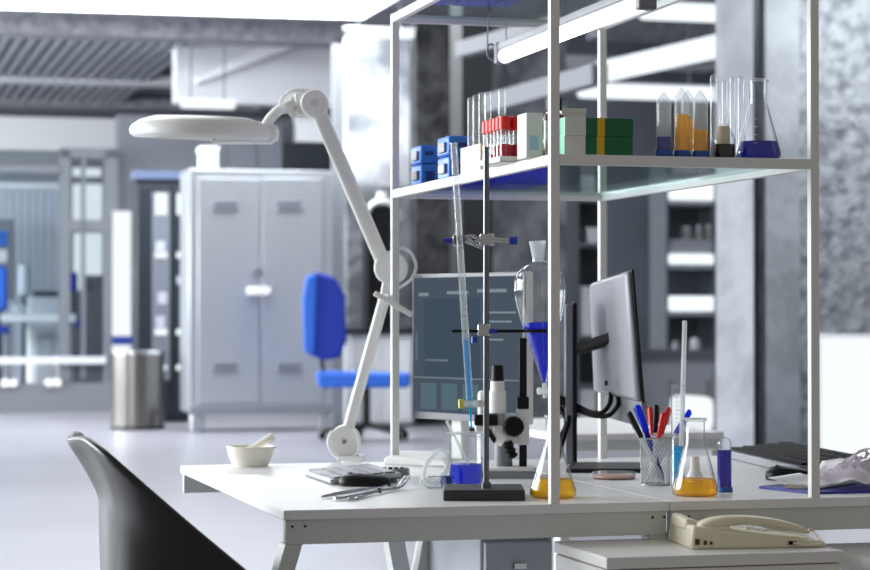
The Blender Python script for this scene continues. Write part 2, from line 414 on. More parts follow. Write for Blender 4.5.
# grey drawer unit further under the desk
r = thing('drawer_unit', 'dark grey drawer unit standing in shade under the bench', 'drawer unit', LW(sx(480, 0.35), 0.35, 0), TH)
s0, s1 = sx(480, 0.35), sx(552, 0.35); o = (s0, 0.35, 0)
MB(o).box(s0, s1, 0.35, 0.8, 0.03, 0.66).build('carcass', 'lab_grey', r, bevel=0.004)
for i in range(3):
    d = MB(o).box(s0 + 0.006, s1 - 0.006, 0.332, 0.35, 0.05 + i * 0.2, 0.24 + i * 0.2).build('drawer', 'lab_grey', r, bevel=0.003)
    MB(o).box(s0 + 0.06, s1 - 0.06, 0.322, 0.332, 0.19 + i * 0.2, 0.2 + i * 0.2).build('handle', 'steel', d)
MB(o).box(s0 + 0.01, s1 - 0.01, 0.36, 0.79, 0, 0.03).build('plinth', 'black', r)
# ================================================================== SHELF UNIT
SW, SD, PT = 0.513, 1.16, 0.0168             # width, depth, post size
r = thing('shelf_unit', 'white metal frame shelf with glass shelves standing across both desks', 'shelf', LW(0, 0, ZD), TH)
o = (0, 0, ZD)
for s, t in ((0, 0), (SW - PT, 0), (0, SD - PT), (SW - PT, SD - PT)):
    p = MB(o).box(s, s + PT, t, t + PT, ZD, ZT + 0.001).build('post', 'white_metal', r, bevel=0.0012)
RH = 0.0185
for z in (ZS, ZT):
    for b in ((PT, SW - PT, 0.001, PT - 0.001), (PT, SW - PT, SD - PT + 0.001, SD - 0.001), (0.001, PT - 0.001, PT, SD - PT), (SW - PT + 0.001, SW - 0.001, PT, SD - PT)):
        MB(o).box(*b, z - RH, z).build('rail', 'white_metal', r, bevel=0.001)
    MB(o).box(PT + 0.001, SW - PT - 0.001, PT + 0.001, SD - PT - 0.001, z - 0.007, z - 0.001).build('glass_shelf', 'shelf_glass', r)
GZ = ZS                                        # objects stand level with the rail top on the glass
# tube lamp hanging inside the unit
t0, t1 = 1.02, 0.12
pa = LW(sx(503, t0), t0); s_l = sx(503, t0)
za = zat(57, YY(s_l, t0))
r = thing('tube_lamp', 'lit white tube lamp hanging under the top glass shelf', 'lamp', LW(s_l, t0, za), TH)
o = (s_l, t0, za)
MB(o).box(s_l - 0.016, s_l + 0.016, t1, t0, za + 0.012, za + 0.03).build('housing', 'grey_plastic', r, bevel=0.003)
MB(o).cyl((s_l, t1 + 0.01, za), (s_l, t0 - 0.01, za), 0.0145).build('tube', 'tube_led', r)
for t in (t0, t1):
    e = MB(o).box(s_l - 0.018, s_l + 0.018, t - 0.012, t + 0.012, za - 0.016, za + 0.032).build('end_cap', 'grey_plastic', r, bevel=0.004)
for t in (t0 - 0.03, t1 + 0.1):
    MB(o).tube([(s_l, t, za + 0.03), (s_l - 0.002, t, (za + ZT) / 2), (s_l, t, ZT - 0.019)], 0.0012, 6, 3).build('hanging_wire', 'grey_plastic', r)
MB(o).tube([(s_l, t0 + 0.01, za + 0.01), (s_l - 0.02, t0 + 0.03, za - 0.004), (s_l - 0.03, t0 + 0.02, za + 0.03), (s_l - 0.032, t0, za + 0.09), (s_l - 0.03, t0, ZT - 0.019)], 0.0016, 6).build('cord', 'grey_plastic', r)
MB(o).tube([(s_l + 0.0, t0 + 0.014, za + 0.02), (s_l - 0.025, t0 + 0.02, za + 0.03), (s_l - 0.03, t0 + 0.02, za + 0.005), (s_l - 0.008, t0 + 0.02, za - 0.012), (s_l, t0 + 0.012, za)], 0.002, 6).build('cord', 'grey_plastic', r)
# ================================================================== blue bins on the top glass
def bin_(x0, x1, t, dep, label, z, grp, h=0.07):
    s0, s1 = sx(x0, t), sx(x1, t)
    r = thing('storage_bin', label, 'storage bin', LW(s0, t, z), TH, grp); o = (s0, t, z)
    m = MB(o); e = 0.003
    m.box(s0, s1, t, t + dep, z, z + e)
    m.box(s0, s1, t, t + e, z, z + h).box(s0, s1, t + dep - e, t + dep, z, z + h).box(s0, s0 + e, t, t + dep, z, z + h).box(s1 - e, s1, t, t + dep, z, z + h)
    m.build('body', 'royal', r)
    MB(o).box(s0 - 0.004, s1 + 0.004, t - 0.004, t, z + h - 0.012, z + h).build('rim', 'royal', r)
    return r
tb = 0.78
bin_(441, 473, tb, 0.2, 'royal blue bin on the top shelf, left end of three', ZT, 'blue bins on the top shelf')
bin_(477, 514, tb, 0.2, 'royal blue bin in the middle of the top shelf trio', ZT, 'blue bins on the top shelf')
bin_(517, 534, tb, 0.2, 'narrow royal blue bin beside the lamp wires on the top shelf', ZT, 'blue bins on the top shelf')
bin_(461, 500, 0.93, 0.16, 'royal blue bin at the back of the middle shelf, behind the red caps', ZS, 'blue bins on the middle shelf', 0.06)
bin_(505, 549, 0.86, 0.2, 'wide royal blue bin on the middle shelf behind the white carton', ZS, 'blue bins on the middle shelf', 0.06)
# ================================================================== blue tube racks
def blue_rack(px, t, wf, dep, h, label):
    s0 = sx(px, t); r = thing('tube_box', label, 'box', LW(s0, t, GZ), TH, 'blue lidded tube boxes'); o = (s0, t, GZ)
    MB(o).box(s0, s0 + wf, t, t + dep, GZ, GZ + h * 0.52).build('base', 'blue_box', r, bevel=0.004)
    MB(o).box(s0 - 0.001, s0 + wf + 0.001, t - 0.001, t + dep + 0.001, GZ + h * 0.535, GZ + h).build('lid', 'blue_box', r, bevel=0.005)
    MB(o).box(s0 + wf * 0.3, s0 + wf * 0.82, t - 0.0015, t, GZ + h * 0.1, GZ + h * 0.34).build('window', 'blue_dark', r)
    MB(o).box(s0 + wf * 0.25, s0 + wf * 0.75, t - 0.003, t - 0.001, GZ + h * 0.74, GZ + h * 0.84).build('lid_slot', 'blue_dark', r)
    for zz in (0.12, 0.62):
        MB(o).box(s0 - 0.006, s0, t + dep * 0.2, t + dep * 0.75, GZ + h * zz, GZ + h * (zz + 0.24)).build('clip', 'grey_plastic', r, bevel=0.002)
blue_rack(421, 0.93, 0.036, 0.085, 0.086, 'smaller blue lidded tube box at the far left end of the middle shelf')
blue_rack(449, 0.70, 0.055, 0.09, 0.088, 'larger blue lidded tube box beside the cream rack of upturned glass tubes')
# ================================================================== glassware makers
def wall_prof(outer, th):                      # closed thin wall from an outer profile (bottom to top)
    inn = [(max(r_ - th, 0), z + (th if i == 0 else 0)) for i, (r_, z) in enumerate(outer)]
    return outer + [(max(outer[-1][0] - th, 0), outer[-1][1]), (max(outer[-1][0] - th, 0), outer[-1][1] - 0.004)]
def test_tube_up(r_, h):                       # upturned tube: open end at the bottom, round end on top
    p = [(r_ * 1.12, 0), (r_ * 1.12, 0.002), (r_, 0.004)] + [(r_, h - r_)] + [(r_ * math.cos(PI / 2 * i / 8), h - r_ + r_ * math.sin(PI / 2 * i / 8)) for i in range(1, 8)] + [(0, h)]
    return p
def glass_tube(px, t, ptop, rpx, label, grp, base_z=GZ, name='test_tube'):
    s = sx(px, t); Y = YY(s, t); k = Y / F
    o = tag(MB().lathe(test_tube_up(rpx * k, zat(ptop, Y) - base_z), n=24).build(name, 'tube_glass'), label, 'test tube', grp)
    o.location = LW(s, t, base_z); o.rotation_euler = (0, 0, TH); return o
# cream rack with tubes along the left rail
t = 0.50; s0 = sx(472.5, t); 
r = thing('tube_rack', 'cream rack of upturned glass tubes beside the blue boxes', 'rack', LW(s0, t, GZ), TH); o = (s0, t, GZ)
RW, RD, RHt = 0.036, 0.14, 0.052
MB(o).box(s0, s0 + RW, t - 0.055, t - 0.055 + RD, GZ, GZ + 0.006).build('base', 'cream', r)
MB(o).box(s0, s0 + 0.003, t - 0.055, t - 0.055 + RD, GZ + 0.006, GZ + RHt).build('side_panel', 'cream', r)
MB(o).box(s0 + RW - 0.003, s0 + RW, t - 0.055, t - 0.055 + RD, GZ + 0.006, GZ + RHt).build('side_panel', 'cream', r)
MB(o).box(s0 + 0.003, s0 + RW - 0.003, t - 0.055, t - 0.052, GZ + 0.006, GZ + RHt).build('end_panel', 'cream', r)
nth = ['first', 'second', 'third', 'fourth']
for i, (px, tt, top) in enumerate(((471, 0.565, 97), (476, 0.535, 94.5), (482, 0.505, 92), (488, 0.475, 91))):
    glass_tube(px, tt, top, 3.7, 'upturned empty glass tube, %s from the left in the cream rack' % nth[i], 'glass tubes in the cream rack', GZ + 0.006)
glass_tube(502, 0.40, 88.5, 4.0, 'single upturned glass tube rising behind the red capped vials', 'glass tubes in the cream rack')
# red capped vials
t = 0.22; s0 = sx(502, t) - 0.004
r = thing('vial_tray', 'white tray holding two rows of red capped vials', 'tray', LW(s0, t, GZ), TH); o = (s0, t, GZ)
VP = 0.0225; rows, ncol = 6, 2; tw, tl = 0.052, rows * VP + 0.006
m = MB(o).box(s0, s0 + tw, t, t + tl, GZ, GZ + 0.004)
m.box(s0, s0 + tw, t, t + 0.003, GZ, GZ + 0.011).box(s0, s0 + tw, t + tl - 0.003, t + tl, GZ, GZ + 0.011).box(s0, s0 + 0.003, t, t + tl, GZ, GZ + 0.011).box(s0 + tw - 0.003, s0 + tw, t, t + tl, GZ, GZ + 0.011)
m.build('body', 'white_plastic', r, bevel=0.001)
vial = thing('vial', 'x', 'vial', (0, 0, 0), TH, 'red capped vials in the white tray')
MB().lathe([(0, 0), (0.0095, 0.001), (0.0098, 0.004), (0.0098, 0.058)], n=20).build('body', 'glass', vial)
cap = MB().cyl((0, 0, 0.0575), (0, 0, 0.082), 0.0112, 0.0108, 20).build('cap', 'red', vial, bevel=0.001)
ords = ['nearest', 'second', 'third', 'fourth', 'fifth', 'farthest']
vliq = MB().lathe([(0, 0.001), (0.0085, 0.002), (0.0088, 0.005), (0.0088, 0.03), (0, 0.03)], n=20)
lq = vliq.build('liquid', 'liq_magenta', None)
first = True
for c in range(ncol):
    for k in range(rows):
        v = vial if first else vial.copy()
        if not first:
            COL.objects.link(v)
            for ch in vial.children:
                if ch.name.startswith('liquid'): continue
                d = ch.copy(); COL.objects.link(d); d.parent = v
        if k < 4:
            q = lq if first else lq.copy()
            if not first: COL.objects.link(q)
            q.parent = v; q.scale = (1, 1, 1.0 if k < 3 else 0.5)
        first = False
        v.location = LW(s0 + 0.014 + c * 0.024, t + 0.014 + k * VP, GZ + 0.004)
        v['label'] = 'red capped vial, %s along the %s row of the white tray' % (ords[k], ('outer', 'inner')[c])
# white carton with pale blue label
t = 0.10; s0 = sx(526.5, t); s1 = sx(543, t); Y = YY(s0, t)
r = thing('carton', 'tall white carton with a pale blue square label beside the post', 'box', LW(s0, t, GZ), TH); o = (s0, t, GZ)
hc = zat(112.5, Y) - GZ
MB(o).box(s0, s1, t, t + 0.055, GZ, GZ + hc).build('body', 'card_white', r, bevel=0.001)
MB(o).box(s0 + 0.006, s1 - 0.008, t - 0.0006, t, GZ + 0.014, GZ + 0.04).build('label', 'label_blue', r)
# brown bottle behind the near post
t = 0.16; s0 = sx(554, t); Y = YY(s0, t); k = Y / F
r = thing('reagent_bottle', 'dark brown bottle with a black cap behind the near shelf post', 'bottle', LW(s0, t, GZ), TH)
h = zat(98, Y) - GZ; rb = 11.5 * k
MB().lathe([(0, 0), (rb * 0.94, 0), (rb, 0.003), (rb, h * 0.62), (rb * 0.9, h * 0.7), (rb * 0.5, h * 0.78), (rb * 0.5, h * 0.82), (0, h * 0.82)]).build('body', 'brown_glass', r)
MB().cyl((0, 0, h * 0.8), (0, 0, h), rb * 0.72, n=24).build('cap', 'black', r, bevel=0.001)
# stacked green boxes and the grey box behind them
def green_box(yb, yt, dx, label):
    t = 0.03; s0, s1 = sx(565 + dx, t), sx(633 + dx, t); Y = YY((s0 + s1) / 2, t)
    z0 = max(zat(yb, Y), GZ) if yb < 150 else GZ; z1 = zat(yt, Y); dep = 0.11
    r = thing('kit_box', label, 'box', LW(s0, t, z0), TH, 'stacked green boxes'); o = (s0, t, z0)
    MB(o).box(s0, s1, t, t + dep, z0, z1).build('carton', 'green', r, bevel=0.0006)
    a, b, c_ = sx(585.5 + dx, t), sx(597 + dx, t), sx(604.5 + dx, t)
    MB(o).box(s0 - 0.0005, a, t - 0.0005, t + dep + 0.0004, z0 + 0.0003, z1 + 0.0004).build('white_end', 'card_white', r)
    MB(o).box(s0 - 0.0009, s0 - 0.0005, t, t + dep, z0 + 0.001, z1).build('mint_end', 'mint', r)
    MB(o).box(b, c_, t - 0.0005, t + dep + 0.0004, z0 + 0.0003, z1 + 0.0004).build('yellow_band', 'yellow', r)
    return z1
zt1 = green_box(154, 136.5, 0, 'lower of two stacked green boxes with a yellow band')
def green_upper():
    t = 0.03; Y = YY(sx(600, t), t)
    return green_box(136.2, 118, 0.5, 'upper green box with a yellow band, lying on its twin')
green_upper()
t = 0.2; s0, s1 = sx(562, t), sx(586, t); Y = YY(s0, t)
r = thing('carton', 'pale grey carton behind the stacked green boxes', 'box', LW(s0, t, GZ), TH); o = (s0, t, GZ)
MB(o).box(s0, s1, t, t + 0.09, GZ, zat(108.5, Y)).build('body', 'card_white', r, bevel=0.001)
MB(o).box(s0 - 0.001, s1 + 0.001, t - 0.001, t + 0.091, zat(112.5, Y), zat(108, Y)).build('lid', 'card_white', r)
# upside-down conical tubes on their caps
def conical(px, t, ytop, rpx, yliq, mat, label, grp, basez, capmat='navy_cap', name='centrifuge_tube', ycap=None, dome=False):
    s = sx(px, t); Y = YY(s, t); k = Y / F; R_ = rpx * k; H = zat(ytop, Y) - basez
    r = thing(name, label, 'tube', LW(s, t, basez), TH, grp)
    hc = 0.013 if ycap is None else zat(ycap, Y) - basez
    MB().lathe([(0, 0), (R_ * 1.14, 0), (R_ * 1.16, 0.001), (R_ * 1.16, hc - 0.001), (R_ * 1.12, hc), (0, hc)], n=28).build('cap', capmat, r)
    cone = R_ * 1.5
    if dome: pr = [(R_, hc), (R_, H - R_)] + [(R_ * math.cos(PI / 2 * i / 8), H - R_ + R_ * math.sin(PI / 2 * i / 8)) for i in range(1, 8)] + [(0, H)]
    else: pr = [(R_, hc), (R_, H - cone), (R_ * 0.96, H - cone + 0.002), (R_ * 0.25, H - 0.002), (R_ * 0.1, H), (0, H)]
    MB().lathe(pr, n=28).build('body', 'cloudy' if not dome else 'thick_glass', r)
    hl = zat(yliq, Y) - basez
    MB().lathe([(0, hc + 0.0005), (R_ * 0.94, hc + 0.0005), (R_ * 0.94, hl), (0, hl)], n=28).build('liquid', mat, r)
    return r
conical(664, 0.035, 92, 7.6, 137, 'liq_navy', 'upturned cloudy tube of blue liquid beside the green boxes', 'upturned capped tubes', GZ)
conical(682, 0.035, 88, 7.6, 115, 'liq_orange', 'upturned cloudy tube filled high with orange liquid', 'upturned capped tubes', GZ)
conical(700.5, 0.035, 90, 7.6, 130, 'liq_orange', 'upturned cloudy tube half full of orange liquid', 'upturned capped tubes', GZ)
conical(688, 0.11, 90, 7.0, 120, 'liq_orange', 'capped tube of orange liquid standing behind the other orange tubes', 'upturned capped tubes', GZ)
# glass tubes and small bottle to the right
GR = 'glass tubes beside the blue flask'
glass_tube(714, 0.05, 74.5, 3.7, 'tall upturned glass tube next to the half full orange tube', GR)
glass_tube(725, 0.10, 79, 3.2, 'upturned glass tube rising behind the little black liquid bottle', GR)
glass_tube(733, 0.12, 76.5, 3.2, 'upturned glass tube standing between little bottle and blue flask', GR)
glass_tube(741.5, 0.10, 76, 3.8, 'upturned glass tube standing just behind the neck of the blue flask', GR)
t = 0.05; s = sx(724, t); Y = YY(s, t); k = Y / F
r = thing('sample_bottle', 'little glass bottle of black liquid with a cream stopper', 'bottle', LW(s, t, GZ), TH)
h = zat(118, Y) - GZ; R_ = 11.5 * k
MB().lathe([(0, 0), (R_ * 0.95, 0), (R_, 0.003), (R_, h * 0.5), (R_ * 0.7, h * 0.68), (R_ * 0.45, h * 0.8), (R_ * 0.5, h)], n=32).build('body', 'glass', r)
MB().lathe([(0, 0.001), (R_ * 0.93, 0.001), (R_ * 0.95, 0.004), (R_ * 0.95, h * 0.36), (0, h * 0.36)], n=32).build('liquid', 'liq_black', r)
MB().cyl((0, 0, h * 0.37), (0, 0, h * 0.80), 6.8 * k, 6.2 * k).build('stopper', 'cork', r)
# ------------------------------------------------------------------ Erlenmeyer flasks
def erlen(loc, Y, H, Rb, Rn, hl, mat, label, name='conical_flask'):
    r = thing(name, label, 'flask', loc, 0, 'conical flasks')
    prof = [(0, 0), (Rb * 0.82, 0), (Rb * 0.95, H * 0.02), (Rb, H * 0.06), (Rb * 0.985, H * 0.1)]
    zc = H * 0.68
    prof += [(Rb * 0.985 + (Rn * 1.05 - Rb * 0.985) * u, H * 0.1 + (zc - H * 0.1) * u) for u in (0.2, 0.4, 0.6, 0.8, 0.93)]
    prof += [(Rn, zc + H * 0.02), (Rn, H * 0.955), (Rn * 1.18, H * 0.965), (Rn * 1.2, H * 0.985), (Rn * 1.12, H)]
    MB().lathe(wall_prof(prof, 0.0016)).build('glass_body', 'glass', r)
    def rad(z):
        q = prof[:]
        for (r0, z0), (r1, z1) in zip(q, q[1:]):
            if z0 <= z <= z1 and z1 > z0: return r0 + (r1 - r0) * (z - z0) / (z1 - z0)
        return Rn
    e = 0.002
    lp = [(0, e)] + [(max(rad(z) - e, 0.001), z) for z in (e, H * 0.03, H * 0.06, H * 0.1)] + [(rad(hl) - e, hl), (0, hl)]
    MB().lathe(lp).build('liquid', mat, r)
    MB().lathe([(Rn * 1.14 + 0.0013 * math.cos(a_ * PI / 4), H - 0.0015 + 0.0013 * math.sin(a_ * PI / 4)) for a_ in range(8)], closed=True).build('rim', 'frost', r)
    # printed graduations
    m = MB()
    for i in range(4):
        z = H * (0.2 + 0.1 * i); rr = rad(z) + 0.0003
        for j in range(3):
            a = -PI / 2 - 0.35 + j * 0.08
            m.obox((rr * math.cos(a), rr * math.sin(a), z), (0.0026, 0.0004, 0.0007), (0, 0, a + PI / 2))
    m.build('graduations', 'card_white', r)
    return r
t = 0.065; s = sx(758.5, t); Y = YY(s, t); k = Y / F
erlen(LW(s, t, GZ), Y, zat(79, Y) - GZ, 23 * k, 9 * k, (157 - 138) * k, 'liq_navy', 'conical flask of deep blue liquid standing on the middle shelf')
p = on(553, 497.5, ZD); k = p.y / F
erlen(p, p.y, zat(415, p.y) - ZD, 23.5 * k, 7.2 * k, 18.5 * k, 'liq_yellow', 'conical flask of yellow liquid behind the foot of the near shelf post')
p = on(695, 495.5, ZD); k = p.y / F
erlen(p, p.y, zat(418, p.y) - ZD, 23.3 * k, 10 * k, 17 * k, 'liq_orange', 'conical flask of orange liquid on the desk beside the pen cup')
# ================================================================== DESK OBJECTS
def fv(px, Y, z=ZD, py=None):                  # local front-view frame: pixel -> local x, z (for things facing the camera)
    k = Y / F; o = at(px, 300, Y); o.z = z
    return o, k, (lambda x: (x - px) * k), (lambda y: zat(y, Y) - z)
# mortar and pestle
p = on(250.5, 466, ZD); k = p.y / F
r = thing('mortar', 'cream ceramic mortar near the far left corner of the desk', 'mortar', p)
H = zat(446, p.y) - ZD; R_ = 24.5 * k
MB().lathe([(0, 0), (R_ * 0.7, 0), (R_ * 0.74, 0.004), (R_ * 0.9, H * 0.5), (R_ * 0.97, H * 0.93), (R_, H * 0.96), (R_ * 0.99, H), (R_ * 0.9, H), (R_ * 0.8, H * 0.5), (R_ * 0.5, H * 0.22), (0, H * 0.15)], n=48).build('bowl', 'ceramic', r)
MB().box(R_ * 0.92, R_ * 1.06, -0.006, 0.006, H * 0.88, H * 0.98).build('lip', 'ceramic', r, bevel=0.002)
q0 = Vector((-0.03, 0.0, H * 0.42)); q1 = Vector((23 * k, 0.0, zat(436, p.y) - ZD))
r2 = thing('pestle', 'white ceramic pestle leaning in the mortar bowl', 'pestle', p)
d = (q1 - q0); axis = d.to_track_quat('Z', 'Y').to_matrix(); Lp = d.length
MB().lathe([(0, 0), (0.008, 0.002), (0.012, 0.01), (0.0105, 0.024), (0.0075, 0.04), (0.0085, Lp * 0.7), (0.0098, Lp * 0.94), (0.008, Lp * 0.99), (0, Lp)], o=q0, n=24, axis=axis).build('rod', 'ceramic', r2)
# keyboard
k_s, k_t = WL(on(304, 470, ZD + 0.012)); Lk, Wk = 0.25, 0.145
cen = LW(k_s + Wk / 2, k_t - Lk / 2, ZD); ang = TH - PI / 2
r = thing('keyboard', 'grey slim computer keyboard lying behind the black mouse', 'keyboard', cen, ang)
kx = Matrix.Rotation(math.radians(4.5), 3, 'X')      # stands on its rear feet
def kbox(m, x0, x1, y0, y1, z0, z1):
    v = [Vector((x, y, z)) for z in (z0, z1) for y in (y0, y1) for x in (x0, x1)]
    v = [kx @ (q + Vector((0, Wk / 2, 0))) - Vector((0, Wk / 2, -0.001)) for q in v]
    m._add(v, [(0, 2, 3, 1), (4, 5, 7, 6), (0, 1, 5, 4), (2, 6, 7, 3), (0, 4, 6, 2), (1, 3, 7, 5)])
m = MB(); kbox(m, -Lk / 2, Lk / 2, -Wk / 2, Wk / 2, 0, 0.009); m.build('body', 'silver', r, bevel=0.003)
for a_ in (-Lk / 2 + 0.03, Lk / 2 - 0.03): MB().box(a_ - 0.012, a_ + 0.012, Wk / 2 - 0.014, Wk / 2 - 0.006, 0, 0.0135).build('foot', 'grey_plastic', r)
rows_ = 5; kw = (Lk - 0.016) / 18; kh = (Wk - 0.014) / rows_
for j in range(rows_):
    m = MB()
    for i in range(18):
        if j == 0 and 4 <= i <= 9:
            if i == 4: kbox(m, -Lk / 2 + 0.008 + 4 * kw + 0.001, -Lk / 2 + 0.008 + 10 * kw - 0.001, -Wk / 2 + 0.007 + 0.0015, -Wk / 2 + 0.007 + kh - 0.0015, 0.009, 0.0125)
            continue
        kbox(m, -Lk / 2 + 0.008 + i * kw + 0.001, -Lk / 2 + 0.008 + (i + 1) * kw - 0.001, -Wk / 2 + 0.007 + j * kh + 0.0025, -Wk / 2 + 0.007 + (j + 1) * kh - 0.0025, 0.009, 0.0125)
    m.build('key_row', 'monitor_back', r, bevel=0.0008)
# mouse
def mouse(px, py, wpx, hpx, label, rot=0.0, mat='black'):
    p = on(px, py, ZD); k = p.y / F; r = thing('mouse', label, 'mouse', p, rot)
    w = wpx * k / 2; h = hpx * k
    m = MB(); n = 28; prof = []
    V = []; rings = [(1.0, 0.0), (1.03, 0.2), (1.02, 0.42), (0.95, 0.66), (0.8, 0.85), (0.5, 0.97)]
    for sc_, z in rings:
        V.append([(sc_ * w * math.copysign(abs(math.cos(2 * PI * i / n)) ** 0.75, math.cos(2 * PI * i / n)), sc_ * 0.032 * math.copysign(abs(math.sin(2 * PI * i / n)) ** 0.75, math.sin(2 * PI * i / n)), z * h * (1 - 0.12 * math.cos(2 * PI * i / n))) for i in range(n)])
    vs = [q for ring in V for q in ring] + [(0, 0, h)]
    fs = [(a * n + i, a * n + (i + 1) % n, (a + 1) * n + (i + 1) % n, (a + 1) * n + i) for a in range(len(rings) - 1) for i in range(n)]
    fs += [((len(rings) - 1) * n + i, (len(rings) - 1) * n + (i + 1) % n, len(vs) - 1) for i in range(n)] + [tuple(range(n - 1, -1, -1))]
    m._add(vs, fs); m.build('shell', mat, r)
    MB().cyl((-w * 0.55, -0.004, h * 0.93), (-w * 0.55, 0.004, h * 0.93), 0.006, n=18).build('scroll_wheel', 'grey_plastic', r)
    return r
mouse(365, 485.5, 51, 11.5, 'black computer mouse on the desk in front of the grey keyboard')
p = on(393, 478, ZD); k = p.y / F
r = thing('number_pad', 'small dark wedge shaped remote tucked behind the black mouse', 'remote', p, -0.1)
MB().hexa([(-0.03, -0.012, 0), (0.032, -0.012, 0), (0.032, 0.03, 0), (-0.03, 0.03, 0)], [(-0.028, -0.008, 0.016), (0.03, -0.008, 0.02), (0.03, 0.03, 0.02), (-0.028, 0.03, 0.016)]).build('body', 'grey_plastic', r, bevel=0.004)
for i in range(4): MB().box(-0.022 + i * 0.012, -0.014 + i * 0.012, 0, 0.012, 0.016, 0.0215).build('button', 'black', r)
# tweezers: two pairs of steel forceps
def forceps(p0, p1, label, gap):
    a, b = on(*p0, ZD), on(*p1, ZD); d = b - a; L_ = d.length; ang = math.atan2(d.y, d.x)
    r = thing('forceps', label, 'forceps', a, ang, 'steel dissecting tools on the desk')
    for sgn in (-1, 1):
        pts = [(0, 0, 0.004), (L_ * 0.3, sgn * gap, 0.005), (L_ * 0.65, sgn * gap * 0.8, 0.005), (L_ * 0.9, sgn * 0.002, 0.004), (L_, sgn * 0.0012, 0.006)]
        MB().tube(pts, 0.0022, 8).build('arm', 'steel', r)
    return r
forceps((322, 499), (386, 488.5), 'curved steel tweezers lying left of their twin', 0.008)
a = on(343, 501, ZD); b = on(407, 488, ZD); d = b - a; ang = math.atan2(d.y, d.x); L_ = d.length
r = thing('scissors', 'small steel scissors with looped grips and upturned tip', 'scissors', a, ang, 'steel dissecting tools on the desk')
for sgn in (-1, 1):
    MB().tube([(L_ * 0.3, sgn * 0.006, 0.004), (L_ * 0.55, 0, 0.005 + sgn * 0.001), (L_ * 0.85, -sgn * 0.005, 0.005), (L_, -sgn * 0.003, 0.022)], 0.0022, 8).build('blade', 'steel', r)
    MB().tube([(0, sgn * 0.012, 0.004), (0.014, sgn * 0.022, 0.004), (0.03, sgn * 0.013, 0.004), (L_ * 0.3, sgn * 0.006, 0.004), (0.026, sgn * 0.005, 0.004)], 0.0022, 8, closed=True).build('grip', 'steel', r)
MB().cyl((L_ * 0.55, 0, 0.001), (L_ * 0.55, 0, 0.011), 0.004, n=12).build('pivot', 'dark_steel', r)
# ------------------------------------------------------------------ magnifier lamp
YL = 5.03
o, k, X, Z = fv(345, YL)
r = thing('magnifier_lamp', 'white articulated magnifier lamp clamped at the back desk edge', 'lamp', o)
def V3(px, py, dy=0.0): return Vector((X(px), dy, Z(py)))
zb = Z(441)
c = MB(); c.cyl((X(351), 0, -0.05), (X(351), 0, 0.012), 0.022).box(X(351) - 0.03, X(351) + 0.03, -0.05, 0.03, 0.001, 0.012).box(X(351) - 0.03, X(351) + 0.03, -0.05, 0.03, -0.06, -0.05)
c.build('clamp', 'lamp_white', r, bevel=0.002)
MB().cyl((X(351), 0, 0.01), (X(349), 0, 0.05), 0.012).build('clamp_pin', 'lamp_white', r)
MB().cyl(V3(345, 441, -0.03), V3(345, 441, 0.03), 16 * k, n=36).build('base_joint', 'lamp_white', r, bevel=0.004)
MB().cyl(V3(345, 441, -0.034), V3(345, 441, -0.03), 2.2 * k, n=16).build('joint_screw', 'grey_plastic', r)
MB().tube([V3(333, 430, -0.034), V3(329, 441, -0.036), V3(334, 453, -0.036), V3(346, 458, -0.036), V3(358, 452, -0.034), V3(359, 438, -0.034), V3(355, 428, -0.03)], 0.0035, 8).build('cable', 'lamp_white', r)
for dy in (-0.014, 0.014):
    MB().fbeam(V3(345, 441, dy), V3(386, 292, dy), 0.012, 8.5 * k, (0, 1, 0)).build('lower_arm', 'lamp_white', r, bevel=0.003)
MB().fbeam(V3(346, 437, 0), V3(385, 296, 0), 0.016, 11.5 * k, (0, 1, 0)).build('lower_arm_cover', 'lamp_white', r, bevel=0.004)
# elbow
MB().cyl(V3(391, 268, -0.02), V3(391, 268, 0.024), 17 * k, n=32).build('elbow_joint', 'lamp_white', r, bevel=0.004)
MB().fbeam(V3(386, 296, 0), V3(391, 270, 0), 0.03, 12 * k, (0, 1, 0)).build('elbow_bracket', 'lamp_white', r, bevel=0.004)
MB().tube([V3(388, 254, 0), V3(398, 248, 0.01), V3(410, 252, 0.012), V3(416, 266, 0.012), V3(411, 279, 0.01), V3(399, 288, 0.005), V3(388, 298, 0)], 0.0036, 8).build('cable', 'lamp_white', r)
MB().fbeam(V3(377, 294, -0.2), V3(413, 315, -0.2), 0.05, 0.012, (0, 1, 0)).build('balance_bar', 'lamp_white', r, bevel=0.002)
MB().beam(V3(386, 296, 0), V3(388, 300, -0.2), 0.012, 0.012).build('balance_bar_stem', 'lamp_white', r)
MB().fbeam(V3(389, 276, 0.0), V3(319, 112, -0.06), 0.022, 15 * k, (0, 1, 0)).build('upper_arm', 'lamp_white', r, bevel=0.006)
MB().fbeam(V3(387, 274, -0.014), V3(319, 116, -0.074), 0.004, 4 * k, (0, 1, 0)).build('upper_arm_groove', 'white_plastic', r)
MB().cyl(V3(316, 107, -0.095), V3(316, 107, -0.03), 13.5 * k, n=32).build('head_joint', 'lamp_white', r, bevel=0.004)
MB().cyl(V3(317, 107, -0.1), V3(317, 107, -0.095), 4 * k, n=16).build('joint_screw', 'pinkpaper', r)
yk = MB().fbeam(V3(318, 105, -0.06), V3(297, 107, -0.06), 0.03, 22 * k, (0, 1, 0))
yk.fbeam(V3(300, 112, -0.06), V3(292, 119, -0.06), 0.02, 8 * k, (0, 1, 0)).fbeam(V3(302, 102, -0.06), V3(291, 103, -0.06), 0.02, 6 * k, (0, 1, 0))
yk.build('yoke', 'lamp_white', r, bevel=0.004)
MB().cyl(V3(292, 109, -0.085), V3(292, 109, -0.035), 4.5 * k, n=20).build('yoke_pin', 'lamp_white', r)
MB().tube([V3(292, 111, -0.06), V3(282, 112, -0.06), V3(272, 121, -0.06), V3(266, 132, -0.06)], 5.2 * k, 14).build('neck', 'lamp_white', r)
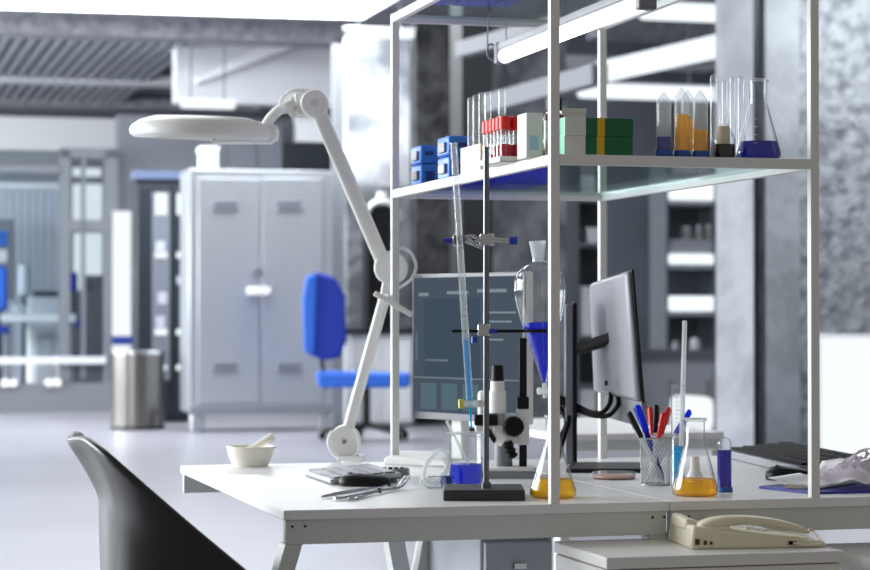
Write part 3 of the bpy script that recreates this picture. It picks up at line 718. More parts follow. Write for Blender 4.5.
MB().tube([V3(284, 114, -0.06), V3(283, 103, -0.06), V3(291, 95, -0.06), V3(303, 93, -0.06), V3(320, 96, -0.06)], 0.0042, 8).build('cable', 'lamp_white', r)
# head: shallow ring with lens, seen almost edge-on
hc = V3(207, 135.5, -0.14); HR = 69 * k
tilt = Euler((math.radians(3), math.radians(1.5), 0)).to_matrix()
MB().lathe([(HR * 0.5, 0.02), (HR * 0.55, 0.03), (HR * 0.66, 0.03), (HR * 0.85, 0.021), (HR * 0.97, 0.009), (HR * 1.0, -0.002), (HR * 0.985, -0.012), (HR * 0.93, -0.0185), (HR * 0.62, -0.0165), (HR * 0.56, -0.013)], o=hc, n=64, axis=tilt, closed=True).build('lamp_head', 'lamp_white', r)
MB().lathe([(0, 0.012), (HR * 0.3, 0.01), (HR * 0.58, 0.004), (HR * 0.58, -0.002), (HR * 0.3, -0.008), (0, -0.01)], o=hc, n=48, axis=tilt).build('lens', 'glass', r)
MB().lathe([(HR * 0.68, -0.0165), (HR * 0.88, -0.0165), (HR * 0.88, -0.019), (HR * 0.68, -0.019)], o=hc, n=48, axis=tilt, closed=True).build('light_ring', 'white_plastic', r)
hb = MB(); hb.obox(V3(250, 136.5, -0.09), (62 * k, 0.075, 17 * k)).build('head_bracket', 'lamp_white', r, bevel=0.012)
MB().obox(V3(246, 143.5, -0.09), (60 * k, 0.06, 6 * k)).build('switch_box', 'white_plastic', r, bevel=0.003)
for px in (240, 246, 262): MB().ball(V3(px, 127, -0.1), 0.005, (1.5, 1, 0.7), 12).build('knob', 'lamp_white', r)
# ------------------------------------------------------------------ left monitor (screen towards the keyboard)
P0, P1 = at(413, 346, 4.98), at(526, 346, 4.66)
P0.z = P1.z = 0
d = P1 - P0; Lm = d.length; ang = math.atan2(d.y, d.x)
zt_, zb_ = zat(274.5, 4.98), zat(418, 4.98)
r = thing('monitor', 'computer monitor with dark blue screen on a white stand', 'monitor', Vector((P0.x, P0.y, ZD)), ang)
hz0, hz1 = zb_ - ZD, zt_ - ZD
MB().box(0, Lm, 0.0, 0.022, hz0, hz1).build('housing', 'white_plastic', r, bevel=0.004)
MB().box(0.001, Lm - 0.001, -0.003, 0.0, hz0 + 0.001, hz1 - 0.001).build('bezel', 'key_dark', r, bevel=0.001)
sc_ = MB().box(0.008, Lm - 0.008, -0.0042, -0.003, hz0 + 0.016, hz1 - 0.008).build('screen', 'screen', r)
W_, H_ = Lm, hz1 - hz0
def ui(x0, x1, y0, y1, mat, nm):
    return MB().box(W_ * x0, W_ * x1, -0.0050, -0.0042, hz0 + H_ * (1 - y1), hz0 + H_ * (1 - y0)).build(nm, mat, sc_)
ui(0.12, 0.62, 0.17, 0.70, 'screen_panel', 'screen_panel')
for x0, x1, y0 in ((0.07, 0.16, 0.13), (0.33, 0.52, 0.12), (0.6, 0.85, 0.11)): ui(x0, x1, y0, y0 + 0.022, 'screen_text', 'menu_bar')
for y0 in (0.26, 0.32, 0.38, 0.44): ui(0.7, 0.93 - (y0 - 0.26) * 0.6, y0, y0 + 0.012, 'screen_text', 'text_line')
ui(0.13, 0.34, 0.585, 0.6, 'screen_text', 'text_line'); ui(0.13, 0.26, 0.64, 0.652, 'screen_panel', 'text_line')
for x0 in (0.09, 0.28, 0.47): ui(x0, x0 + 0.14, 0.75, 0.93, 'screen_box', 'thumbnail')
ui(0.02, 0.95, 0.71, 0.716, 'screen_text', 'divider')
for y0 in (0.4, 0.5): ui(0.04, 0.06, y0, y0 + 0.1, 'screen_box', 'icon')
inv = Matrix.Rotation(-ang, 3, 'Z')
nb = inv @ (at(437, 450, 4.86) - Vector((P0.x, P0.y, 0))); nb.z = 0
MB().hexa([(nb.x - 0.022, 0.024, 0.01), (nb.x + 0.022, 0.024, 0.01), (nb.x + 0.022, 0.05, 0.01), (nb.x - 0.022, 0.05, 0.01)],
          [(nb.x - 0.014, 0.024, hz0 + 0.12), (nb.x + 0.014, 0.024, hz0 + 0.12), (nb.x + 0.014, 0.046, hz0 + 0.12), (nb.x - 0.014, 0.046, hz0 + 0.12)]).build('stand_neck', 'white_plastic', r, bevel=0.004)
bc = inv @ (on(410, 464, ZD) - Vector((P0.x, P0.y, ZD)))
c0 = inv @ (on(384, 463, ZD) - Vector((P0.x, P0.y, ZD))); c1 = inv @ (on(446, 468, ZD) - Vector((P0.x, P0.y, ZD)))
def basepoly(z, g):
    q = [on(383 + g, 464.5, ZD), on(447 - g, 467.5, ZD), on(452 - g, 458.5, ZD), on(397 + g, 457.6, ZD)]
    return [tuple((inv @ (a - Vector((P0.x, P0.y, ZD))))[:2]) + (z,) for a in q]
MB().hexa(basepoly(0, 0), basepoly(0.017, 2)).build('base', 'white_plastic', r, bevel=0.004)
# ------------------------------------------------------------------ right monitor (its back to us)
YN, YF = 4.52, 4.98
nb_, nt_ = at(642, 402, YN), at(631, 270.5, YN); fb, ft = at(598, 392, YF), at(593.5, 283, YF)
cen = (nb_ + nt_ + fb + ft) / 4
r = thing('monitor', 'grey backed monitor facing away on a black arm, right of the post', 'monitor', Vector((cen.x, cen.y, ZD)))
oo = Vector((cen.x, cen.y, 0)); nrm = (nt_ - nb_).cross(fb - nb_).normalized()
if nrm.x < 0: nrm = -nrm
def mk(th0, th1, sh=0.0):
    q = [nb_, nt_, ft, fb]; c_ = (nb_ + nt_ + ft + fb) / 4
    q = [c_ + (a - c_) * (1 - sh) for a in q]
    o_ = Vector((cen.x, cen.y, ZD))
    return [a + nrm * th0 - o_ for a in q], [a + nrm * th1 - o_ for a in q]
a, b = mk(-0.012, 0.0); a = [v + (sum(a, Vector()) / 4 - v) * 0.03 for v in a]; MB().hexa(a, b).build('back_cover', 'monitor_back', r, bevel=0.006)
a, b = mk(0.0, 0.006, -0.012); MB().hexa(a, b).build('bezel', 'black', r, bevel=0.001)
a, b = mk(0.006, 0.0066, 0.03); MB().hexa(a, b).build('screen', 'black_matte', r)
# lower chin
lo = Vector((cen.x, cen.y, ZD))
q = [at(604, 394, YF - 0.05), at(641, 402, YN), at(643, 428, YN), at(608, 418, YF - 0.05)]
MB().hexa([v - lo for v in q], [v - lo + nrm * 0.012 for v in q]).build('chin', 'grey_plastic', r, bevel=0.002)
YS = 4.88
def vv(px, py, Y): return at(px, py, Y) - lo
zs0 = 0.0
xa, xb = vv(565.5, 400, YS).x, vv(577, 400, YS).x; yy = YS - lo.y
MB().box(xa, xb - 0.008, yy, yy + 0.05, 0.0, zat(304, YS) - ZD).build('upright', 'monitor_back', r, bevel=0.003)
MB().box(xb - 0.008, xb, yy - 0.002, yy + 0.052, 0.0, zat(304, YS) - ZD + 0.003).build('upright_edge', 'black', r, bevel=0.001)
MB().beam(Vector((xb, yy + 0.02, zat(350, YS) - ZD)), (nb_ + nt_ + fb + ft) / 4 - lo, 0.03, 0.022).build('arm', 'black_matte', r, bevel=0.003)
bq = [on(566, 473, ZD), on(641, 473, ZD), on(640, 466, ZD), on(572, 466, ZD)]
MB().hexa([v - lo for v in bq], [v - lo + Vector((0, 0, 0.009)) for v in bq]).build('base', 'black', r, bevel=0.002)
for pts in ([(611, 392, 4.78), (610, 403, 4.78), (603, 412, 4.79), (592, 412.5, 4.83), (580, 407, 4.88), (566, 400, 4.91), (557, 396, 4.91)],
            [(618, 394, 4.75), (618, 405, 4.75), (609, 415, 4.78), (596, 416, 4.83), (580, 411, 4.88), (566, 403, 4.91), (557, 398, 4.91)],
            [(557, 397, 4.91), (564, 403, 4.91), (569, 418, 4.88), (563, 440, 4.83), (557, 462, 4.78)],
            [(552, 402, 4.91), (562, 410, 4.91), (566, 425, 4.88), (556, 445, 4.83), (551, 465, 4.78)]):
    MB().tube([vv(*q) for q in pts], 0.0052, 8).build('cable', 'black_matte', r)
MB().obox(vv(561, 400, 4.90), (0.03, 0.03, 0.02), (0, 0.4, 0)).build('cable_clip', 'black', r, bevel=0.003)
MB().obox(vv(606, 383, 4.73), (0.006, 0.02, 0.01)).build('lock_slot', 'black', r)
# ------------------------------------------------------------------ retort stand, burette, funnel, clamps
YR = 3.975
o, k, X, Z = fv(486, YR)
RT = thing('retort_stand', 'black base lab stand with a steel rod and two clamps', 'stand', o)
kb = 3.93 / F; xc = at(484, 495, 3.93).x - o.x
MB().box(xc - 41 * kb, xc + 41 * kb, 3.925 - YR, 4.07 - YR, 0, 0.0195).build('base', 'cast_iron', RT, bevel=0.003)
MB().cyl((0, 0, 0.018), (X(486.5), 0, Z(147)), 3.0 * k, n=24).build('rod', 'dark_steel', RT)
MB().cyl((0, 0, 0.019), (0, 0, 0.03), 5 * k, n=20).build('rod_nut', 'dark_steel', RT)
def rv(px, py, dy=0.0): return Vector((X(px), dy, Z(py)))
# upper clamp
boss = MB().obox(rv(487, 240, -0.004), (15 * k, 0.03, 12 * k)).build('boss_head', 'steel', RT, bevel=0.003)
MB().tube([rv(491, 239, -0.015), rv(502, 241, -0.017), rv(512, 241, -0.018)], 2.2 * k, 10).build('clamp_screw', 'steel', boss)
MB().cyl(rv(509, 241, -0.018), rv(517, 241, -0.018), 4.2 * k, n=14).build('thumb_knob', 'blue_tip', boss)
for y0, y1, y2, dy in ((237, 243, 237, -0.022), (243, 236, 242, -0.016), (245, 248, 240, -0.02)):
    MB().tube([rv(482, y1, dy), rv(474, y0, dy), rv(467, y2, dy), rv(458, y1 - 2, dy), rv(452, 241, dy)], 1.7 * k, 8).build('clamp_jaw', 'steel', RT)
MB().cyl(rv(452, 241, -0.02), rv(443, 241, -0.02), 3.4 * k, 2.4 * k, n=16).build('jaw_tip', 'blue_tip', RT)
MB().obox(rv(459, 240, -0.018), (12 * k, 0.02, 9 * k)).build('jaw_pad', 'dark_steel', RT, bevel=0.002)
# lower clamp and ring
boss = MB().obox(rv(484, 330, -0.003), (13 * k, 0.03, 12 * k)).build('boss_head', 'steel', RT, bevel=0.003)
MB().cyl(rv(452, 331, -0.013), rv(524, 331, -0.013), 1.7 * k, n=12).build('cross_bar', 'black', RT)
MB().cyl(rv(474, 337, -0.02), rv(474, 343, -0.022), 3 * k, n=12).build('thumb_knob', 'blue_tip', boss)
MB().cyl(rv(489, 331, -0.016), rv(497, 331, -0.016), 2.6 * k, n=12).build('thumb_knob', 'blue_tip', boss)
YFN = 4.02; fc = at(537, 331, YFN) - o
MB().tube([Vector((fc.x + 0.033 * math.cos(a), fc.y + 0.033 * math.sin(a), Z(331))) for a in [2 * PI * i / 16 for i in range(16)]], 1.8 * k, 8, 3, closed=True).build('support_ring', 'black', RT)
# burette
p0, p1 = at(453.5, 143, 3.94), at(471.5, 428, 3.94)
bu = thing('burette', 'slanted glass burette with bright blue liquid held by the stand clamp', 'burette', p1)
d = (p0 - p1); Lb = d.length; ax = d.to_track_quat('Z', 'Y').to_matrix(); kk = 3.94 / F
rb = 3.7 * kk; z_s = Lb * 0.085
MB().lathe([(rb * 0.4, z_s), (rb, z_s + 0.006), (rb, Lb - 0.004), (rb * 1.2, Lb - 0.002), (rb * 1.15, Lb), (rb * 0.82, Lb), (rb * 0.8, z_s + 0.008)], n=20, axis=ax).build('glass_tube', 'tube_glass', bu)
MB().lathe([(0, z_s + 0.004), (rb * 0.5, z_s + 0.004), (rb * 0.8, z_s + 0.012), (rb * 0.8, Lb * 0.31), (0, Lb * 0.31)], n=20, axis=ax).build('liquid', 'liq_cyan', bu)
MB().lathe([(rb * 0.28, 0), (rb * 0.3, z_s * 0.6), (rb * 0.42, z_s), (0, z_s), (0, 0)], n=14, axis=ax).build('tip', 'liq_cyan', bu)
m = MB()
for i in range(36):
    z = Lb * (0.3 + 0.68 * i / 36); m.obox(ax @ Vector((0, 0, z)) + Vector((0, -rb * 1.01, 0)), (rb * (1.1 if i % 5 == 0 else 0.6), 0.0004, 0.0006))
m.build('graduations', 'grey_plastic', bu)
sp = ax @ Vector((0, 0, z_s))
MB().cyl(sp + Vector((-0.012, -0.004, 0)), sp + Vector((0.02, 0, 0.0)), 0.0065, n=16).build('stopcock', 'frost', bu)
MB().cyl(sp + Vector((-0.02, -0.005, 0)), sp + Vector((-0.012, -0.004, 0)), 0.0085, n=16).build('stopcock_knob', principled('pale_yellow_knob', C(222, 216, 110), 0.4), bu)
MB().box(sp.x + 0.012, sp.x + 0.026, sp.y - 0.003, sp.y + 0.003, sp.z - 0.006, sp.z + 0.006).build('stopcock_key', 'white_plastic', bu, bevel=0.002)
# separating funnel
top = at(537.5, 241, YFN); bot = at(545, 398, YFN)
d = top - bot; Lf = d.length; ax = d.to_track_quat('Z', 'Y').to_matrix(); kk = YFN / F
fu = thing('separating_funnel', 'pear shaped glass separating funnel half full of blue liquid', 'funnel', bot)
def fz(py): return Lf * (398 - py) / 157.0
prof = [(1.6, 384), (3.2, 378), (8, 362), (13.5, 345), (18.5, 328), (22.5, 314), (25.6, 299), (26.3, 289), (25.2, 279), (21.5, 271.5), (15.5, 266), (10, 263.5), (6.6, 261.5), (6.0, 258)]
pr = [(a * kk, fz(b)) for a, b in prof]
MB().lathe(wall_prof(pr, 0.0015), n=44, axis=ax).build('glass_bulb', 'thick_glass', fu)
MB().lathe([(5.6 * kk, fz(262)), (6.0 * kk, fz(258)), (8.6 * kk, fz(241.5)), (8.8 * kk, fz(241)), (7.6 * kk, fz(241)), (5.4 * kk, fz(257))], n=32, axis=ax).build('frosted_neck', 'frost', fu)
lp = [(0, fz(383)), (1.2 * kk, fz(383))] + [((a - 1.1) * kk, fz(b)) for a, b in prof[1:5]] + [(19.2 * kk, fz(322)), (0, fz(322))]
MB().lathe(lp, n=44, axis=ax).build('liquid', 'liq_blue', fu)
MB().cyl(ax @ Vector((0, 0, fz(398))), ax @ Vector((0, 0, fz(383))), 2.2 * kk, n=14).build('stem', 'frost', fu)
q = ax @ Vector((0, 0, fz(391)))
MB().cyl(q + Vector((-7 * kk, -0.004, 0)), q + Vector((7 * kk, 0.004, 0)), 3.6 * kk, n=16).build('stopcock', 'frost', fu)
# beaker
p = on(466, 485, ZD); k = p.y / F
r = thing('beaker', 'glass beaker holding deep blue liquid under the burette tip', 'beaker', p)
R_ = 16.8 * k; H = zat(432.5, p.y) - ZD
MB().lathe(wall_prof([(0, 0), (R_ * 0.9, 0), (R_, 0.004), (R_, H * 0.93), (R_ * 1.05, H * 0.97), (R_ * 1.1, H)], 0.0014)).build('glass_body', 'thick_glass', r)
MB().lathe([(0, 0.004), (R_ * 0.93, 0.004), (R_ * 0.94, 0.007), (R_ * 0.94, zat(464, p.y) - ZD), (0, zat(464, p.y) - ZD)]).build('liquid', 'liq_blue', r)
MB().lathe([(R_ * 1.1 + 0.0015 * math.cos(a_ * PI / 4), H - 0.001 + 0.0015 * math.sin(a_ * PI / 4)) for a_ in range(8)], closed=True).build('rim', 'frost', r)
MB().hexa([(-R_ * 1.0, -0.006, H * 0.95), (-R_ * 1.0, 0.006, H * 0.95), (-R_ * 1.15, 0.002, H * 0.98), (-R_ * 1.15, -0.002, H * 0.98)], [(-R_ * 1.0, -0.007, H), (-R_ * 1.0, 0.007, H), (-R_ * 1.25, 0.002, H * 1.01), (-R_ * 1.25, -0.002, H * 1.01)]).build('spout', 'thick_glass', r)
a = at(446.5, 420.5, p.y) ; b = at(478, 483, p.y)
tag(MB(b).tube([a, (a + b) / 2, b], 0.003, 10, 3).build('stirring_rod', 'frost'), 'thin glass stirring rod leaning in the beaker of blue liquid', 'rod').location = b
# clear plastic tubing and small stoppered vial by the beaker
p = on(432, 487, ZD); k = p.y / F
r = thing('plastic_tubing', 'coil of clear plastic tubing lying left of the beaker', 'tubing', p)
def tv(px, py, dy=0): return Vector(((px - 432) * k, dy, max(zat(py, p.y) - ZD, 0.004)))
MB().tube([tv(421, 484, 0), tv(425, 470, 0.03), tv(434, 455, 0.05), tv(443, 452, 0.05), tv(449, 462, 0.04), tv(444, 476, 0.01), tv(434, 484, -0.02), tv(424, 478, -0.01), tv(428, 462, 0.03), tv(440, 458, 0.06), tv(447, 470, 0.05), tv(437, 482, 0.01)], 0.0045, 10).build('tube', 'frost', r)
MB().tube([tv(437, 482, 0.01), tv(430, 486, -0.01), tv(421, 484, 0)], 0.004, 10).build('tube_end', 'frost', r)
p = on(444, 488, ZD); k = p.y / F
r = thing('vial', 'small glass vial with a dark blue stopper lying by the beaker', 'vial', p + Vector((0, 0, 0.012)), 0.5)
MB().lathe([(0, 0), (0.011, 0.001), (0.0118, 0.004), (0.0118, 0.034), (0.008, 0.04)], n=20, axis=Euler((0, -PI / 2, 0)).to_matrix()).build('body', 'glass', r)
MB().cyl((-0.002, 0, 0), (0.012, 0, 0), 0.0118, n=20).build('stopper', 'blue_dark', r, bevel=0.001)
# ------------------------------------------------------------------ microscope
YM = 4.5
o, k, X, Z = fv(505, YM)
r = thing('microscope', 'small white and black stereo microscope behind the lab stand', 'microscope', o)
def mx(b, x0, x1, y0, y1, d0, d1): return b.box(X(x0), X(x1), d0, d1, Z(y1), Z(y0))
mx(MB(), 466, 538, 470.5, 479, -0.04, 0.11).build('base_plate', 'silver_dark', r, bevel=0.004)
mx(MB(), 470, 534, 467, 470.5, -0.036, 0.106).build('stage_plate', 'white_plastic', r, bevel=0.002)
MB().cyl((X(503.5), 0.03, Z(468)), (X(503.5), 0.03, Z(440)), 9.5 * k, 8.5 * k).build('column', 'grey_plastic', r)
MB().cyl((X(497.5), 0, Z(365)), (X(497.5), 0, Z(381.5)), 5.6 * k, 6.4 * k).build('eyepiece', 'black', r, bevel=0.002)
MB().lathe([(0, Z(413)), (8.8 * k, Z(413)), (8.8 * k, Z(392)), (7.2 * k, Z(390)), (7.0 * k, Z(381)), (0, Z(381))], o=(X(497.5), 0, 0)).build('tube', 'white_plastic', r)
mx(MB(), 478, 504, 391, 431, 0.0, 0.05).build('head', 'white_plastic', r, bevel=0.008)
mx(MB(), 474, 497.5, 414.5, 425, -0.022, 0.03).build('nosepiece_ring', 'black', r, bevel=0.003)
mx(MB(), 475, 503, 425, 432, -0.02, 0.03).build('nosepiece', 'white_plastic', r, bevel=0.003)
MB().cyl(Vector((X(492), -0.015, Z(431))), Vector((X(505), -0.02, Z(441))), 7 * k, 6.5 * k).build('objective', 'white_plastic', r, bevel=0.002)
MB().cyl(Vector((X(490), -0.017, Z(436.5))), Vector((X(494), -0.018, Z(434))), 7.4 * k).build('objective_ring', 'black', r)
mx(MB(), 503, 517, 414, 444, 0.0, 0.05).build('arm', 'white_plastic', r, bevel=0.004)
MB().cyl(Vector((X(513.5), -0.03, Z(426))), Vector((X(513.5), 0.0, Z(426))), 10 * k).build('focus_knob', 'black', r, bevel=0.003)
MB().cyl(Vector((X(514.5), -0.034, Z(426))), Vector((X(514.5), -0.03, Z(426))), 7 * k).build('focus_dial', 'black_matte', r)
MB().cyl(Vector((X(507), -0.025, Z(441))), Vector((X(513), -0.02, Z(457))), 4.6 * k, 4 * k).build('lamp_tube', 'black', r, bevel=0.002)
for yy_ in (444, 449, 454): MB().cyl(Vector((X(507.5 + (yy_ - 444) * .4), -0.026, Z(yy_))), Vector((X(508.3 + (yy_ - 444) * .4), -0.026, Z(yy_ + 2))), 5.6 * k).build('ridge', 'black', r)
mx(MB(), 517, 529.5, 409, 445, 0.0, 0.04).build('rack_block', 'white_plastic', r, bevel=0.002)
mx(MB(), 517.5, 529, 397, 409, 0.0, 0.04).build('rack_cap', 'black', r, bevel=0.002)
mx(MB(), 519.5, 527, 338, 470, 0.01, 0.03).build('pillar', 'black', r, bevel=0.001)
# ------------------------------------------------------------------ pen cup and pens
p = on(655.5, 485, ZD); k = p.y / F; pc = p; H = zat(438, p.y) - ZD; R_ = 15.2 * k
r = thing('pen_cup', 'silver wire mesh cup full of pens on the right desk', 'pen cup', p)
m = MB(); n1, n2 = 28, 18
V = [(R_ * (0.94 + 0.06 * j / n2) * math.cos(2 * PI * (i + 0.5 * (j % 2)) / n1), R_ * (0.94 + 0.06 * j / n2) * math.sin(2 * PI * (i + 0.5 * (j % 2)) / n1), 0.003 + (H - 0.005) * j / n2) for j in range(n2 + 1) for i in range(n1)]
fs = []
for j in range(n2 - 1):
    if j % 2 == 0:
        for i in range(n1):
            fs.append((j * n1 + i, (j + 1) * n1 + i, (j + 2) * n1 + i, (j + 1) * n1 + (i - 1) % n1))
    else:
        for i in range(n1):
            fs.append((j * n1 + i, (j + 1) * n1 + (i + 1) % n1, (j + 2) * n1 + i, (j + 1) * n1 + i))
m._add(V, fs); m.build('mesh_wall', 'steel', r, wire=0.0009, smooth=False)
MB().tube([(R_ * math.cos(a), R_ * math.sin(a), H) for a in [2 * PI * i / 24 for i in range(24)]], 0.0016, 8, 2, closed=True).build('rim', 'steel', r)
MB().tube([(R_ * .94 * math.cos(a), R_ * .94 * math.sin(a), 0.002) for a in [2 * PI * i / 24 for i in range(24)]], 0.002, 8, 2, closed=True).build('base_ring', 'steel', r)
MB().cyl((0, 0, 0.001), (0, 0, 0.0025), R_ * 0.93).build('base', 'dark_steel', r)
def pen(px, py, dy, bx, by, kind, mat, label, thick=1.0, cap=True):
    tip = at(px, py, pc.y + dy * 1.0); bot = pc + Vector((bx * R_, by * R_, 0.006))
    d = tip - bot; L_ = d.length; ax = d.to_track_quat('Z', 'Y').to_matrix(); q = 0.0042 * thick
    r = thing('pen', label, 'pen', bot, 0, 'pens in the mesh cup')
    MB().lathe([(0, 0), (q * 0.3, 0.001), (q * 0.85, 0.012), (q, 0.014), (q, L_ - 0.05), (0, L_ - 0.05)], n=14, axis=ax).build('barrel', kind, r)
    MB().lathe([(0, L_ - 0.055), (q * 1.25, L_ - 0.055), (q * 1.2, L_ - 0.004), (q * 0.8, L_), (0, L_)], n=14, axis=ax).build('cap', mat, r)
    a = ax @ Vector((0, -q * 1.5, L_ - 0.035)); b = ax @ Vector((0, -q * 1.5, L_ - 0.003)); MB().beam(a, b, 0.003, 0.0015).build('clip', mat, r)
pen(629, 412, -0.01, 0.5, -0.3, 'frost', 'black', 'clear pen with a black cap leaning out at the left of the cup')
pen(637, 405, 0.02, 0.55, 0.2, 'liq_navy', 'liq_blue', 'thick blue marker standing left of the middle of the cup', 1.3)
pen(650, 407, 0.03, 0.2, 0.5, 'frost', 'red', 'red capped pen directly left of the upright black pen')
pen(656, 404.5, 0.0, -0.1, -0.1, 'frost', 'black', 'black capped pen standing nearly upright in the middle of the cup')
pen(663.5, 412, -0.02, -0.35, -0.1, 'frost', 'red', 'shorter of two red capped pens leaning right in the cup')
pen(669, 407, 0.0, -0.5, 0.3, 'frost', 'red', 'taller of two red capped pens leaning right in the cup')
pen(634, 421, 0.0, 0.4, 0.5, 'frost', 'frost', 'clear capped pen low between the black and blue pens')
pen(690, 410, 0.03, -0.6, 0.1, 'frost', 'liq_blue', 'blue capped pen leaning far right behind the tall glass cylinder')
# measuring cylinder with glass pipette
p = on(678, 487.5, ZD); k = p.y / F; pm = p
r = thing('measuring_cylinder', 'narrow glass cylinder of bright blue liquid behind the orange flask', 'cylinder', p)
R_ = 6.6 * k; H = zat(384.5, p.y) - ZD
MB().lathe(wall_prof([(0, 0), (R_ * 1.1, 0), (R_ * 1.1, 0.003), (R_, 0.005), (R_, H * 0.985), (R_ * 1.1, H)], 0.0012), n=28).build('glass_body', 'thick_glass', r)
MB().lathe([(0, 0.006), (R_ * 0.85, 0.006), (R_ * 0.85, zat(446, p.y) - ZD), (0, zat(446, p.y) - ZD)], n=28).build('liquid', 'liq_cyan', r)
m = MB()
for i in range(14): m.box(-R_ * 0.5, R_ * (0.3 if i % 5 == 0 else 0), -R_ * 1.02, -R_ * 1.0, H * (0.35 + 0.04 * i), H * (0.35 + 0.04 * i) + 0.0007)
m.build('graduations', 'grey_plastic', r)
a, b = at(684.8, 320.5, p.y), at(680.5, 482, p.y)
d = a - b; L_ = d.length; ax = d.to_track_quat('Z', 'Y').to_matrix()
tag(MB().lathe([(0, 0), (0.002, 0.0), (0.0036, 0.03), (0.0048, 0.06), (0.0045, L_ - 0.002), (0.003, L_), (0, L_)], n=16, axis=ax).build('glass_rod', 'frost'), 'long thin glass pipette standing upright in the tall cylinder', 'pipette').location = b
# blue upturned tube on the desk
p = on(724, 492, ZD); s, t = WL(p)
conical(724, t, 437, 7.2, 450, 'liq_navy', 'upturned tube of dark blue liquid on the desk, right of the orange flask', None, ZD, dome=True, ycap=487)
# small white stopper behind the flask
p = on(697, 483, ZD) + Vector((0, 0.035, 0)); k = p.y / F
r = thing('stopper_bottle', 'small white plastic dropper seen through the orange flask', 'bottle', p)
MB().lathe([(0, 0), (8 * k, 0), (8 * k, 0.012), (5 * k, 0.024), (0, 0.024)], n=24).build('body', 'white_plastic', r)
MB().lathe([(0, 0.023), (5 * k, 0.023), (4.6 * k, 0.05), (0, 0.052)], n=24).build('cap', 'ceramic', r)
# petri dish
p = on(614, 478.5, ZD); k = p.y / F
r = thing('petri_dish', 'petri dish with pinkish medium on the desk left of the pens', 'dish', p)
R_ = 21.5 * k
MB().lathe(wall_prof([(0, 0), (R_ * 0.97, 0), (R_, 0.002), (R_, 0.013)], 0.0012)).build('dish', 'glass', r)
MB().lathe([(0, 0.0025), (R_ * 0.95, 0.0025), (R_ * 0.95, 0.008), (0, 0.008)]).build('medium', 'pink', r)
MB().lathe([(0, 0.0135), (R_ * 1.02, 0.0135), (R_ * 1.03, 0.013), (R_ * 1.03, 0.009)]).build('lid', 'cloudy', r)
# keyboard on the right desk
kb0, kb1 = on(728, 458, ZD), on(812, 474, ZD)
t = WL(kb0)[1]
q0, q1 = on(723, 457.5, ZD), on(797, 475.5, ZD); d = q1 - q0; L_ = d.length; ang = math.atan2(d.y, d.x)
r = thing('keyboard', 'dark grey keyboard seen side-on under the right monitor', 'keyboard', q0, ang)
MB().hexa([(0, 0, 0), (L_, 0, 0), (L_, 0.17, 0), (0, 0.17, 0)], [(0.004, 0.004, 0.018), (L_ - 0.004, 0.004, 0.018), (L_ - 0.004, 0.166, 0.034), (0.004, 0.166, 0.034)]).build('body', 'key_dark', r, bevel=0.003)
for j in range(5):
    m = MB()
    for i in range(16):
        a0 = 0.012 + (L_ - 0.024) * i / 16; y0 = 0.014 + 0.029 * j; zz = 0.018 + 0.016 * (y0 / 0.166)
        m.box(a0, a0 + (L_ - 0.024) / 16 - 0.003, y0, y0 + 0.025, zz, zz + 0.006)
    m.build('key_row', 'black_matte', r, bevel=0.0008)
mouse(789, 479.5, 46, 13, 'black computer mouse beside the papers at the right end', 0.15)
# clipboard, paper, bag
q = [on(759, 488.5, ZD), on(812, 494.5, ZD), on(900, 492.5, ZD), on(850, 480, ZD)]
o = q[0].copy()
r = thing('clipboard', 'blue clipboard lying under paper at the right desk end', 'clipboard', o)
MB().hexa([v - o for v in q], [v - o + Vector((0, 0, 0.005)) for v in q]).build('board', 'clipblue', r, bevel=0.0008)
MB().obox((q[1] - o) * 0.75 + Vector((0.01, 0.04, 0.009)), (0.05, 0.02, 0.008), (0, 0, -0.6)).build('clip', 'steel', r)
o2 = on(772, 487, ZD) + Vector((0, 0, 0.0055))
def sheet(name, label, cat, quad, nu, nv, hf, mat, solid=0.0008):
    o = quad[0].copy(); m = MB(o); V = []
    for j in range(nv + 1):
        for i in range(nu + 1):
            u, v = i / nu, j / nv
            a = quad[0].lerp(quad[1], u); b = quad[3].lerp(quad[2], u); c = a.lerp(b, v); c = c + Vector((0, 0, hf(u, v))); V.append(c)
    fs = [(j * (nu + 1) + i, j * (nu + 1) + i + 1, (j + 1) * (nu + 1) + i + 1, (j + 1) * (nu + 1) + i) for j in range(nv) for i in range(nu)]
    m._add(V, fs); ob = m.build(name, mat, solid=solid); ob.location = o
    return tag(ob, label, cat)
z6 = Vector((0, 0, 0.0065))
sheet('paper_sheet', 'curling white sheet of paper with a lifted corner by the black mouse', 'paper', [on(768, 487, ZD) + z6, on(822, 492, ZD) + z6, on(858, 486, ZD) + z6, on(800, 482, ZD) + z6], 14, 10, lambda u, v: 0.03 * max(0, 0.25 - u) ** 1.0 * 1.5 + 0.004 * math.sin(u * 9) ** 2, 'paper')
sheet('folded_sheet', 'white folded sheet with a blue edge line at the right end', 'paper', [on(812, 492, ZD) + z6 * 1.9, on(868, 493, ZD) + z6 * 1.9, on(905, 485, ZD) + z6 * 1.9, on(822, 479, ZD) + z6 * 1.9], 14, 10, lambda u, v: 0.008 + 0.02 * v + 0.004 * math.sin(u * 11 + v * 5), 'paper')
a = on(822, 484, ZD); b = on(843, 483.5, ZD)
o = on(850, 489, ZD) + Vector((0, 0, 0.02))
random.seed(11)
m = MB(); n1, n2 = 18, 9; V = []
q = [on(818, 490.5, ZD), on(872, 492.5, ZD), on(920, 484, ZD), on(862, 474, ZD)]
